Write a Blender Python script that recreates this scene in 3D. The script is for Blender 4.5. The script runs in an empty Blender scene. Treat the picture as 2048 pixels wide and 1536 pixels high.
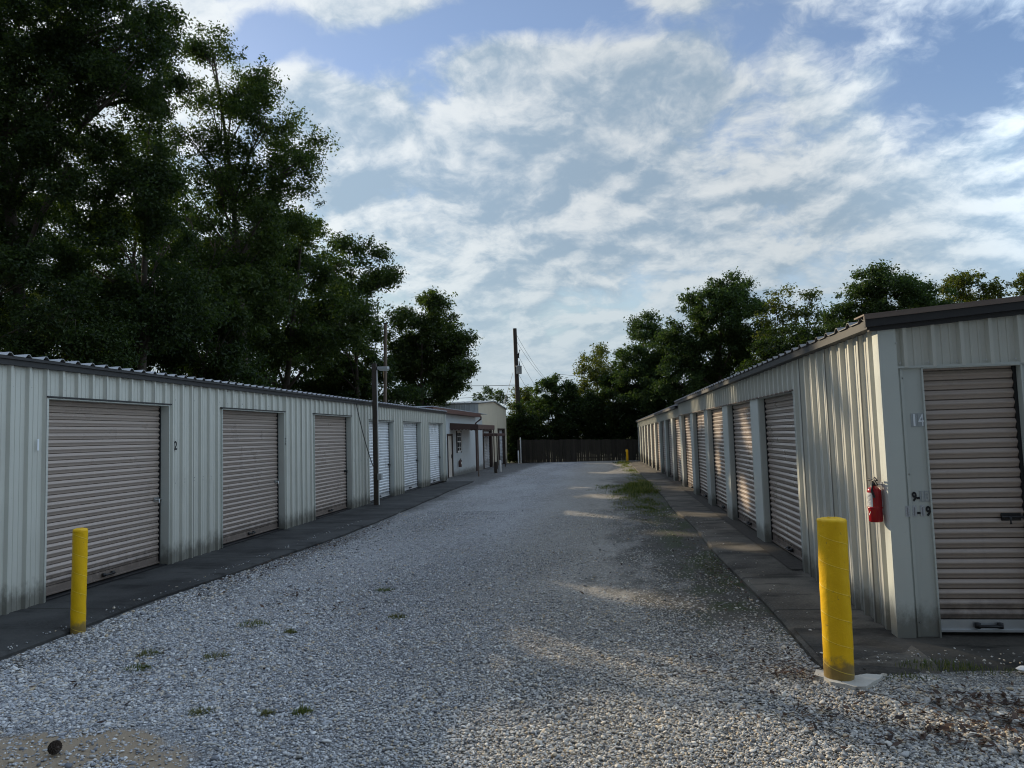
import bpy, bmesh, math, random
import numpy as np
from mathutils import Vector, Matrix
random.seed(7)
RNG = np.random.default_rng(11)
SC = bpy.context.scene
COL = SC.collection
R_ = math.radians

# ------------------------------------------------------------------ camera
H = 1.65
FPX = 1420.0
def _cam_axes():
    vp = Vector((1210 - 1024, -(864 - 768), -FPX)).normalized()
    h = Vector((1.0, 0.0303, 0.0))
    up = h.cross(vp).normalized()
    if up.y < 0: up = -up
    X = vp.cross(up)
    return X, vp, up
_X, _Y, _Z = _cam_axes()
CAMROT = Matrix((_X, _Y, _Z))              # camera coords -> world coords
cam_data = bpy.data.cameras.new('camera')
cam = bpy.data.objects.new('camera', cam_data)
COL.objects.link(cam)
cam.matrix_world = Matrix.Translation((0, 0, H)) @ CAMROT.to_4x4()
cam_data.sensor_width = 36.0
cam_data.lens = FPX / 2048 * 36.0
cam_data.clip_start = 0.05
cam_data.clip_end = 3000
SC.camera = cam

# ------------------------------------------------------------------ light
SUN_EL, SUN_AZ = R_(20.5), R_(-45.0)       # azimuth from +Y, towards +X
SUNV = Vector((math.sin(SUN_AZ) * math.cos(SUN_EL), math.cos(SUN_AZ) * math.cos(SUN_EL), math.sin(SUN_EL)))
sd = bpy.data.lights.new('sun', 'SUN')
sd.energy = 5.0
sd.angle = R_(0.5)
sd.color = (1.0, 0.83, 0.58)
sun = bpy.data.objects.new('sun', sd)
COL.objects.link(sun)
sun.rotation_euler = (-SUNV).to_track_quat('-Z', 'Y').to_euler()
SC.view_settings.view_transform = 'Standard'
SC.view_settings.look = 'None'
SC.view_settings.exposure = 0.0
SC.view_settings.gamma = 1.0

class NT:
    """small helper for writing node trees"""
    def __init__(s, tree): s.t = tree; s.n = tree.nodes; s.l = tree.links
    def node(s, typ, **kw):
        n = s.n.new(typ)
        for k, v in kw.items(): setattr(n, k, v)
        return n
    def put(s, sock, v):
        if v is None: return
        if isinstance(v, bpy.types.NodeSocket): s.l.new(v, sock)
        else: sock.default_value = v
    def math(s, op, a, b=None, c=None, clamp=False):
        n = s.node('ShaderNodeMath', operation=op); n.use_clamp = clamp
        s.put(n.inputs[0], a); s.put(n.inputs[1], b); s.put(n.inputs[2], c)
        return n.outputs[0]
    def vmath(s, op, a, b=None, scale=None):
        n = s.node('ShaderNodeVectorMath', operation=op)
        s.put(n.inputs[0], a); s.put(n.inputs[1], b)
        if scale is not None: s.put(n.inputs[3], scale)
        return n.outputs[1] if op in ('DOT_PRODUCT', 'LENGTH', 'DISTANCE') else n.outputs[0]
    def sep(s, v):
        n = s.node('ShaderNodeSeparateXYZ'); s.put(n.inputs[0], v); return n.outputs
    def comb(s, x, y, z):
        n = s.node('ShaderNodeCombineXYZ'); s.put(n.inputs[0], x); s.put(n.inputs[1], y); s.put(n.inputs[2], z); return n.outputs[0]
    def noise(s, v, scale, detail=4, rough=0.55, dist=0.0, lac=2.0):
        n = s.node('ShaderNodeTexNoise'); s.put(n.inputs['Vector'], v)
        s.put(n.inputs['Scale'], scale); s.put(n.inputs['Detail'], detail); s.put(n.inputs['Roughness'], rough)
        s.put(n.inputs['Distortion'], dist); s.put(n.inputs['Lacunarity'], lac)
        return n.outputs['Fac']
    def noisec(s, v, scale, detail=4, rough=0.55):
        n = s.node('ShaderNodeTexNoise'); s.put(n.inputs['Vector'], v)
        s.put(n.inputs['Scale'], scale); s.put(n.inputs['Detail'], detail); s.put(n.inputs['Roughness'], rough)
        return n.outputs['Color']
    def vor(s, v, scale, feature='F1', rnd=1.0):
        n = s.node('ShaderNodeTexVoronoi', feature=feature); s.put(n.inputs['Vector'], v)
        s.put(n.inputs['Scale'], scale); s.put(n.inputs['Randomness'], rnd); return n.outputs
    def step(s, v, a, b, o0=0.0, o1=1.0):
        n = s.node('ShaderNodeMapRange', interpolation_type='SMOOTHSTEP')
        s.put(n.inputs[0], v); s.put(n.inputs[1], a); s.put(n.inputs[2], b); s.put(n.inputs[3], o0); s.put(n.inputs[4], o1)
        return n.outputs[0]
    def mix(s, f, a, b, blend='MIX'):
        n = s.node('ShaderNodeMix', data_type='RGBA', blend_type=blend)
        s.put(n.inputs[0], f)
        s.put(n.inputs[6], a if isinstance(a, bpy.types.NodeSocket) else (*a[:3], 1))
        s.put(n.inputs[7], b if isinstance(b, bpy.types.NodeSocket) else (*b[:3], 1))
        return n.outputs[2]
    def ramp(s, f, stops, interp='LINEAR'):
        n = s.node('ShaderNodeValToRGB'); s.put(n.inputs[0], f)
        cr = n.color_ramp; cr.interpolation = interp
        while len(cr.elements) > 1: cr.elements.remove(cr.elements[-1])
        for i, (p, c) in enumerate(stops):
            e = cr.elements[0] if i == 0 else cr.elements.new(p)
            e.position = p; e.color = (*c[:3], 1)
        return n.outputs[0]

# ------------------------------------------------------------------ sky
world = bpy.data.worlds.new('World')
SC.world = world
world.use_nodes = True
w = NT(world.node_tree)
w.n.clear()
sky = w.node('ShaderNodeTexSky', sky_type='NISHITA')
sky.sun_disc = False
sky.sun_elevation = SUN_EL
sky.sun_rotation = SUN_AZ
sky.altitude = 30
sky.air_density = 1.0
sky.dust_density = 0.15
sky.ozone_density = 2.0
tc = w.node('ShaderNodeTexCoord')
dirv = w.vmath('NORMALIZE', tc.outputs['Generated'])
dx, dy, dz = w.sep(dirv)
zz = w.math('ADD', w.math('MAXIMUM', dz, 0.0), 0.34)
px = w.math('DIVIDE', dx, zz)
py = w.math('DIVIDE', dy, zz)
p = w.comb(px, py, 0.0)
def blob(cx, cy, rx, ry, amp):           # a lump or a hole of cloud cover at a place on the cloud layer
    a = w.math('DIVIDE', w.math('SUBTRACT', px, cx), rx)
    b = w.math('DIVIDE', w.math('SUBTRACT', py, cy), ry)
    r2 = w.math('ADD', w.math('MULTIPLY', a, a), w.math('MULTIPLY', b, b))
    return w.math('MULTIPLY', w.math('EXPONENT', w.math('MULTIPLY', r2, -1.0)), amp)
SKY_BLOBS = [                              # where the cloud field thickens (+) or opens to blue (-)
    (-0.461, 0.943, 0.062, 0.052, -0.22), (-0.349, 1.010, 0.081, 0.059, -0.20), (-0.127, 0.979, 0.143, 0.036, -0.20), (0.089, 1.026, 0.109, 0.038, -0.14),
    (0.592, 1.204, 0.080, 0.110, -0.16), (0.548, 1.333, 0.049, 0.057, -0.08), (0.274, 1.031, 0.042, 0.037, -0.06), (0.459, 1.196, 0.046, 0.072, -0.06),
    (-0.142, 1.072, 0.094, 0.064, 0.14), (-0.028, 1.167, 0.158, 0.087, 0.15), (-0.163, 1.207, 0.140, 0.079, 0.12), (0.195, 1.177, 0.121, 0.086, 0.10),
    (-0.454, 1.069, 0.054, 0.065, 0.13), (-0.373, 1.126, 0.041, 0.059, 0.12), (-0.473, 1.247, 0.108, 0.132, 0.12), (-0.297, 1.403, 0.162, 0.142, 0.07),
    (0.095, 1.322, 0.065, 0.059, 0.07), (0.535, 1.505, 0.166, 0.149, 0.10), (-0.133, 1.624, 0.299, 0.158, 0.13), (0.212, 1.470, 0.198, 0.169, 0.07),
    (0.482, 1.062, 0.144, 0.089, -0.20), (-0.279, 1.950, 0.416, 0.189, 0.05), (0.209, 1.638, 0.067, 0.086, 0.06), (-0.543, 0.874, 0.040, 0.030, 0.10),
    (0.118, 1.399, 0.087, 0.100, 0.10), (-0.196, 1.423, 0.123, 0.106, 0.06), (-0.045, 1.389, 0.079, 0.083, 0.14),
]
cover = None
for bb in SKY_BLOBS:
    v = blob(*bb); cover = v if cover is None else w.math('ADD', cover, v)
def clouds(pv):
    wob = w.vmath('SCALE', w.vmath('SUBTRACT', w.noisec(pv, 4.5, 4), (0.5, 0.5, 0.5)), scale=0.16)
    q = w.vmath('ADD', pv, wob)
    big = w.noise(q, 3.0, 2, 0.5)
    fine = w.noise(w.vmath('ADD', q, (3.1, 7.7, 1.3)), 7.0, 10, 0.60)
    return w.math('ADD', w.math('MULTIPLY', big, 0.52), w.math('MULTIPLY', fine, 0.48))
n0 = w.math('ADD', clouds(p), cover)
so = Vector((-0.35, -0.94)) * 0.05                # towards the bright upper left of the cloud tops
n1 = w.math('ADD', clouds(w.vmath('ADD', p, (so.x, so.y, 0.0))), cover)
dens = w.math('MULTIPLY', w.step(n0, 0.385, 0.545), w.step(dz, 0.55, 0.75, 1.0, 0.45))   # thinner cloud overhead
thick = w.step(n0, 0.50, 0.74)
edge = w.math('SUBTRACT', n0, n1)
lit = w.step(w.math('SUBTRACT', edge, w.math('MULTIPLY', thick, 0.060)), -0.095, 0.075)
sund = w.vmath('DOT_PRODUCT', dirv, tuple(SUNV))
front = w.step(w.vmath('DOT_PRODUCT', dirv, (0.89, 0.10, 0.44)), 0.40, 1.0, 1.0, 3.4)   # added fill light: eastern cloud brightened, mostly out of view
sky_gain = w.math('MULTIPLY', w.step(dy, -0.60, 0.10, 0.40, 1.0), w.step(dz, 0.55, 0.85, 1.0, 2.3))           # added to shape the light: sky dimmed behind the viewer, brightened overhead
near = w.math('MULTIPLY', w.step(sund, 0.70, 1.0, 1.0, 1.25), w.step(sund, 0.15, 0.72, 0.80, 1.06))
lowmix = w.step(dz, 0.06, 0.32, 0.50, 0.0)
cl = w.mix(lit, (1.95, 2.60, 3.25), (4.6, 4.85, 4.95))
cl = w.mix(lowmix, cl, (2.95, 3.75, 4.3))
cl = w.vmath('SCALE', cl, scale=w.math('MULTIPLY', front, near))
hazef = w.step(dz, 0.02, 0.42, 0.85, 0.0)
skyc = w.vmath('MINIMUM', w.vmath('MULTIPLY', sky.outputs[0], (1.05, 1.0, 1.03)), (5.4, 5.8, 6.2))
skyc = w.mix(hazef, skyc, (3.1, 3.85, 4.25))
skyc = w.mix(0.14, skyc, (3.0, 3.4, 3.7))           # thin veil
fin = w.mix(w.math('MULTIPLY', dens, w.step(dz, 0.0, 0.22, 0.55, 0.92)), skyc, cl)
fin = w.vmath('SCALE', fin, scale=sky_gain)
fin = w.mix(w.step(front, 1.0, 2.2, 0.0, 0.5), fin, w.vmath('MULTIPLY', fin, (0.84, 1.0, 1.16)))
SC.cycles.filter_width = 1.1
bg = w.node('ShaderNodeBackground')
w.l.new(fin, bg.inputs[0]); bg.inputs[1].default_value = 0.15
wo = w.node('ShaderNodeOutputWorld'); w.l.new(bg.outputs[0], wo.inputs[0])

# ------------------------------------------------------------------ object helpers
def tag(o, label=None, cat=None, group=None, kind=None):
    if label: o['label'] = label
    if cat: o['category'] = cat
    if group: o['group'] = group
    if kind: o['kind'] = kind
    return o
def thing(name, label, cat, loc=(0, 0, 0), group=None):
    o = bpy.data.objects.new(name, None); COL.objects.link(o)
    o.location = loc; o.empty_display_size = 0.2
    return tag(o, label, cat, group)
def dup(root, loc, label=None):
    r = root.copy(); COL.objects.link(r); r.location = loc
    if label: r['label'] = label
    for ch in list(root.children):
        c = ch.copy(); COL.objects.link(c); c.parent = r
        for g in list(ch.children):
            d = g.copy(); COL.objects.link(d); d.parent = c
    return r
class MB:
    def __init__(s): s.v = []; s.f = []; s.sm = []
    def add(s, vs, fs, smooth=False):
        b = len(s.v); s.v += [tuple(q) for q in vs]
        s.f += [tuple(i + b for i in f) for f in fs]; s.sm += [smooth] * len(fs)
        return s
    def box(s, x0, x1, y0, y1, z0, z1, bev=0.0):
        if bev > 0:
            return s.prism([(x0 + bev, y0), (x1 - bev, y0), (x1, y0 + bev), (x1, y1 - bev), (x1 - bev, y1), (x0 + bev, y1), (x0, y1 - bev), (x0, y0 + bev)], z0, z1)
        vs = [(x, y, z) for x in (x0, x1) for y in (y0, y1) for z in (z0, z1)]
        return s.add(vs, [(0, 1, 3, 2), (4, 6, 7, 5), (0, 4, 5, 1), (2, 3, 7, 6), (0, 2, 6, 4), (1, 5, 7, 3)])
    def prism(s, poly, z0, z1):
        n = len(poly)
        vs = [(x, y, z0) for x, y in poly] + [(x, y, z1) for x, y in poly]
        fs = [(i, (i + 1) % n, n + (i + 1) % n, n + i) for i in range(n)] + [tuple(range(n))[::-1], tuple(range(n, 2 * n))]
        return s.add(vs, fs)
    def quad(s, a, b, c, d): return s.add([a, b, c, d], [(0, 1, 2, 3)])
    def tube(s, pts, rad, n=8, cap=True, smooth=True):
        pts = [Vector(q) for q in pts]
        if not hasattr(rad, '__len__'): rad = [rad] * len(pts)
        vs = []; fs = []
        ref = None
        for i, q in enumerate(pts):
            t = (pts[min(i + 1, len(pts) - 1)] - pts[max(i - 1, 0)]).normalized()
            if ref is None or abs(ref.dot(t)) > 0.95:
                ref = Vector((0, 0, 1)) if abs(t.z) < 0.9 else Vector((1, 0, 0))
            a = t.cross(ref).normalized(); b = t.cross(a).normalized()
            for k in range(n):
                an = 2 * math.pi * k / n
                vs.append(q + (a * math.cos(an) + b * math.sin(an)) * rad[i])
        for i in range(len(pts) - 1):
            for k in range(n):
                fs.append((i * n + k, i * n + (k + 1) % n, (i + 1) * n + (k + 1) % n, (i + 1) * n + k))
        s.add(vs, fs, smooth)
        if cap:
            m = len(pts) - 1
            s.add(vs[:n], [tuple(range(n))[::-1]]); s.add(vs[m * n:], [tuple(range(n))])
        return s
    def lathe(s, prof, c=(0, 0, 0), n=24, smooth=True):
        vs = []; fs = []
        for r, z in prof:
            for k in range(n):
                a = 2 * math.pi * k / n
                vs.append((c[0] + r * math.cos(a), c[1] + r * math.sin(a), c[2] + z))
        for i in range(len(prof) - 1):
            for k in range(n):
                fs.append((i * n + k, i * n + (k + 1) % n, (i + 1) * n + (k + 1) % n, (i + 1) * n + k))
        return s.add(vs, fs, smooth)
    def strip(s, rows, smooth=False):            # rows of equal length -> sheet
        n = len(rows[0]); vs = [q for r in rows for q in r]
        fs = [(i * n + k, i * n + k + 1, (i + 1) * n + k + 1, (i + 1) * n + k) for i in range(len(rows) - 1) for k in range(n - 1)]
        return s.add(vs, fs, smooth)
    def build(s, name, mat, parent=None, off=None):
        me = bpy.data.meshes.new(name)
        vs = s.v
        if off is not None: vs = [(a - off[0], b - off[1], c - off[2]) for a, b, c in vs]
        me.from_pydata(vs, [], s.f)
        me.polygons.foreach_set('use_smooth', s.sm)
        me.materials.append(mat)
        me.update()
        o = bpy.data.objects.new(name, me); COL.objects.link(o)
        if parent is not None: o.parent = parent
        return o
def np_mesh(name, verts, quads, mat, parent=None, smooth=False):
    me = bpy.data.meshes.new(name)
    nv, nf, k = len(verts), len(quads), quads.shape[1]
    me.vertices.add(nv); me.vertices.foreach_set('co', verts.astype(np.float32).ravel())
    me.loops.add(nf * k); me.loops.foreach_set('vertex_index', quads.astype(np.int32).ravel())
    me.polygons.add(nf)
    me.polygons.foreach_set('loop_start', np.arange(0, nf * k, k, dtype=np.int32))
    me.polygons.foreach_set('use_smooth', np.full(nf, smooth))
    me.materials.append(mat)
    me.update(calc_edges=True)
    o = bpy.data.objects.new(name, me); COL.objects.link(o)
    if parent is not None: o.parent = parent
    return o
def ground_z(y): return -0.05 - max(0.0, y - 22.0) * 0.0125
def slab_z(y): return -max(0.0, y - 22.0) * 0.0125
def pix(px, py, depth):                          # world point seen at a place in the photograph, depth = distance along +Y
    d = CAMROT @ Vector((px - 1024, -(py - 768), -FPX))
    return Vector((0, 0, H)) + d * (depth / d.y)

# ------------------------------------------------------------------ materials
def mat(name):
    m = bpy.data.materials.new(name); m.use_nodes = True
    t = NT(m.node_tree); t.n.clear()
    out = t.node('ShaderNodeOutputMaterial')
    return m, t, out
def principled(t, out, base, rough=0.5, metal=0.0, spec=0.5, bump=None, bstr=0.3, bdist=0.01):
    b = t.node('ShaderNodeBsdfPrincipled')
    t.put(b.inputs['Base Color'], base if isinstance(base, bpy.types.NodeSocket) else (*base[:3], 1))
    t.put(b.inputs['Roughness'], rough); t.put(b.inputs['Metallic'], metal); t.put(b.inputs['Specular IOR Level'], spec)
    if bump is not None:
        n = t.node('ShaderNodeBump'); t.put(n.inputs['Strength'], bstr); t.put(n.inputs['Distance'], bdist); t.put(n.inputs['Height'], bump)
        t.l.new(n.outputs[0], b.inputs['Normal'])
    t.l.new(b.outputs[0], out.inputs[0])
    return b
def coords(t): return t.node('ShaderNodeTexCoord').outputs['Object']
def worldpos(t): return t.node('ShaderNodeNewGeometry').outputs['Position']
def simple(name, col, rough=0.5, metal=0.0, var=0.15, scale=8.0, spec=0.5, bump=0.0):
    m, t, out = mat(name); c = coords(t)
    n = t.noise(c, scale, 6, 0.6)
    base = t.mix(n, tuple(x * (1 - var) for x in col), tuple(min(1, x * (1 + var)) for x in col))
    principled(t, out, base, rough, metal, spec, n if bump else None, bump, 0.01)
    return m
def painted_metal(name, col, rough=0.42, dirt=0.5, dirtcol=(0.10, 0.095, 0.075), basez=0.0, seam=0.0):
    """factory painted sheet: faint chalky mottling, rain streaks, splashed dirt along the bottom edge"""
    m, t, out = mat(name); c = worldpos(t)
    x, y, z = t.sep(c)
    n = t.noise(c, 2.2, 6, 0.6)
    base = t.mix(n, tuple(v * 0.88 for v in col), tuple(min(1, v * 1.06) for v in col))
    base = t.vmath('SCALE', base, scale=t.math('ADD', 0.90, t.math('MULTIPLY', t.node('ShaderNodeObjectInfo').outputs['Random'], 0.16)))
    st = t.noise(t.vmath('MULTIPLY', c, (14, 14, 0.7)), 1.0, 5, 0.65)
    base = t.mix(t.math('MULTIPLY', t.step(st, 0.56, 0.78), 0.30 * dirt), base, dirtcol)
    g = t.noise(t.vmath('MULTIPLY', c, (9, 9, 5)), 1.0, 6, 0.7)
    low = t.step(t.math('ADD', z, t.math('MULTIPLY', g, -0.46)), basez - 0.16, basez + 0.10, 1.0, 0.0)
    base = t.mix(t.math('MULTIPLY', low, min(1.0, dirt * 1.5)), base, dirtcol)
    spk = t.noise(c, 60, 2, 0.5)
    base = t.mix(t.math('MULTIPLY', t.step(spk, 0.72, 0.78), 0.35 * dirt), base, (0.16, 0.12, 0.08))
    if seam:                                     # dirty lap joints between neighbouring sheets
        sj = t.math('ABSOLUTE', t.math('SUBTRACT', t.math('MODULO', t.math('ADD', t.math('ADD', x, y), 20.155), seam), seam / 2))
        base = t.mix(t.step(sj, 0.003, 0.007, 0.75, 0.0), base, (0.10, 0.10, 0.095))
    bmp = t.noise(t.vmath('MULTIPLY', c, (1.6, 1.6, 0.5)), 2.0, 3, 0.5)
    principled(t, out, base, t.step(n, 0.3, 0.7, rough - 0.06, rough + 0.12), 0, 0.45, bmp, 0.22, 0.03)
    return m
M = {}
M['wall'] = painted_metal('ivory painted sheet', (0.62, 0.62, 0.555), seam=0.94)
M['wall_pale'] = painted_metal('pale blue grey painted sheet', (0.60, 0.64, 0.66), basez=-0.2)
M['wall_cream'] = painted_metal('cream painted sheet', (0.66, 0.60, 0.47), basez=-0.3)
M['jamb'] = painted_metal('grey ivory jamb sheet', (0.57, 0.60, 0.56), rough=0.45)
M['door_tan'] = painted_metal('dusty tan curtain', (0.43, 0.355, 0.305), rough=0.30, dirt=0.55, dirtcol=(0.12, 0.095, 0.08))
M['door_white'] = painted_metal('white curtain', (0.78, 0.80, 0.82), rough=0.30, dirt=0.3)
M['trim_dark'] = simple('dark bronze trim', (0.022, 0.021, 0.022), 0.55, 0.0, 0.25)
M['trim_brown'] = simple('faded brown trim', (0.17, 0.125, 0.10), 0.5, 0.0, 0.2)
M['fascia_red'] = simple('red brown fascia', (0.115, 0.056, 0.045), 0.5, 0.0, 0.2)
M['awning'] = simple('brown awning sheet', (0.085, 0.045, 0.038), 0.55, 0.0, 0.25)
M['roof'] = simple('galvanised roof sheet', (0.42, 0.43, 0.44), 0.4, 0.55, 0.2)
M['roof_dark'] = simple('weathered roof sheet', (0.20, 0.19, 0.18), 0.5, 0.3, 0.25)
M['steel'] = simple('zinc steel', (0.55, 0.55, 0.55), 0.35, 0.9, 0.15)
M['alu'] = simple('dull aluminium', (0.55, 0.57, 0.58), 0.38, 0.6, 0.15)
M['black'] = simple('black hardware', (0.018, 0.018, 0.02), 0.45, 0.2, 0.2)
M['black_paint'] = simple('black stencil paint', (0.012, 0.012, 0.014), 0.7)
M['sticker_white'] = simple('white vinyl', (0.80, 0.84, 0.88), 0.5)
M['sticker_grey'] = simple('grey vinyl', (0.36, 0.39, 0.40), 0.5, 0, 0.2, 40)
M['sticker_silver'] = simple('peeling silver vinyl', (0.50, 0.52, 0.55), 0.3, 0.7, 0.5, 90)
M['sticker_faint'] = simple('faded vinyl digit', (0.44, 0.46, 0.44), 0.5)
M['red'] = simple('red enamel', (0.38, 0.008, 0.012), 0.22, 0, 0.06)
M['white'] = simple('white label', (0.80, 0.80, 0.78), 0.5, 0, 0.05)
M['grey_print'] = simple('grey print', (0.25, 0.25, 0.27), 0.6)
M['wood_dark'] = simple('creosoted wood', (0.055, 0.043, 0.034), 0.85, 0, 0.4, 14, bump=0.5)
M['wood_pole'] = simple('weathered brown wood', (0.16, 0.12, 0.09), 0.85, 0, 0.35, 10)
M['transformer'] = simple('grey transformer can', (0.40, 0.42, 0.43), 0.45)
M['wire'] = simple('black cable', (0.02, 0.02, 0.02), 0.6)
M['glass_dark'] = simple('dark window glass', (0.02, 0.022, 0.025), 0.12, 0, 0.1)
M['brown_paint'] = simple('dark brown paint', (0.045, 0.028, 0.022), 0.5)
M['door_offwhite'] = simple('off white door paint', (0.62, 0.58, 0.52), 0.45)
M['pvc'] = simple('white pipe', (0.62, 0.62, 0.60), 0.45)
M['lens'] = simple('lamp lens', (0.55, 0.56, 0.52), 0.25)
M['bark'] = simple('bark', (0.075, 0.06, 0.048), 0.95, 0, 0.4, 9, bump=0.6)

def make_yellow():
    m, t, out = mat('thick yellow paint'); c = coords(t)
    x, y, z = t.sep(c)
    n = t.noise(c, 14, 6, 0.6)
    base = t.mix(n, (0.76, 0.43, 0.003), (0.88, 0.55, 0.006))
    sc = t.noise(t.vmath('MULTIPLY', c, (60, 60, 18)), 1.0, 4, 0.6)
    base = t.mix(t.math('MULTIPLY', t.step(sc, 0.66, 0.74), 0.5), base, (0.45, 0.27, 0.02))
    low = t.step(t.math('ADD', z, t.math('MULTIPLY', n, -0.22)), -0.06, 0.03, 0.85, 0.0)
    base = t.mix(low, base, (0.16, 0.12, 0.06))
    ang = t.math('DIVIDE', t.math('ARCTAN2', y, x), 2 * math.pi)
    ph = t.math('FRACT', t.math('ADD', t.math('ADD', t.math('MULTIPLY', z, 5.9), ang), t.math('MULTIPLY', t.noise(c, 5, 2, 0.5), 0.06)))
    ridge = t.math('MULTIPLY', t.step(ph, 0.0, 0.02), t.step(ph, 0.03, 0.05, 1.0, 0.0))
    base = t.mix(t.math('MULTIPLY', ridge, 0.55), base, (0.93, 0.68, 0.10))
    chip = t.noise(t.vmath('ADD', c, (4.0, 1.0, 2.0)), 26, 4, 0.7)
    base = t.mix(t.math('MULTIPLY', t.step(chip, 0.655, 0.69), 0.75), base, (0.34, 0.22, 0.06))
    principled(t, out, base, 0.45, 0, 0.3, t.math('ADD', t.math('ADD', n, t.math('MULTIPLY', ridge, 0.6)), t.math('MULTIPLY', t.noise(c, 70, 3, 0.6), 0.35)), 0.45, 0.010)
    return m
M['yellow'] = make_yellow()
def make_concrete(name, dark, light, stain=0.8):
    m, t, out = mat(name); c = worldpos(t)
    x, y, z = t.sep(c)
    n = t.noise(c, 1.1, 7, 0.62); f = t.noise(c, 45, 5, 0.7)
    base = t.mix(t.step(n, 0.36, 0.66), dark, light)
    base = t.mix(t.math('MULTIPLY', t.step(f, 0.42, 0.70), 0.35), base, tuple(v * 1.5 for v in light))
    st = t.noise(t.vmath('MULTIPLY', c, (1.2, 3.2, 1)), 1.0, 6, 0.6)
    base = t.mix(t.math('MULTIPLY', t.step(st, 0.50, 0.66), stain), base, tuple(v * 0.42 for v in dark))
    # control joints across the walk
    j = t.math('ABSOLUTE', t.math('SUBTRACT', t.math('MODULO', t.math('ADD', y, 0.7), 3.0), 1.5))
    base = t.mix(t.step(j, 0.010, 0.022, 0.8, 0.0), base, (0.02, 0.019, 0.016))
    principled(t, out, base, 0.9, 0, 0.25, t.math('ADD', f, t.math('MULTIPLY', n, 0.8)), 0.35, 0.008)
    return m
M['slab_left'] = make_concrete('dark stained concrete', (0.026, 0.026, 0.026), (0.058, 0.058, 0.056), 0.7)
M['slab_right'] = make_concrete('brown stained concrete', (0.060, 0.053, 0.043), (0.15, 0.133, 0.108), 0.8)
M['slab_south'] = make_concrete('sooty apron concrete', (0.030, 0.028, 0.024), (0.080, 0.072, 0.060), 0.8)
M['footing'] = simple('pale mortar', (0.50, 0.48, 0.43), 0.9, 0, 0.25, 18, bump=0.5)

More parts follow.
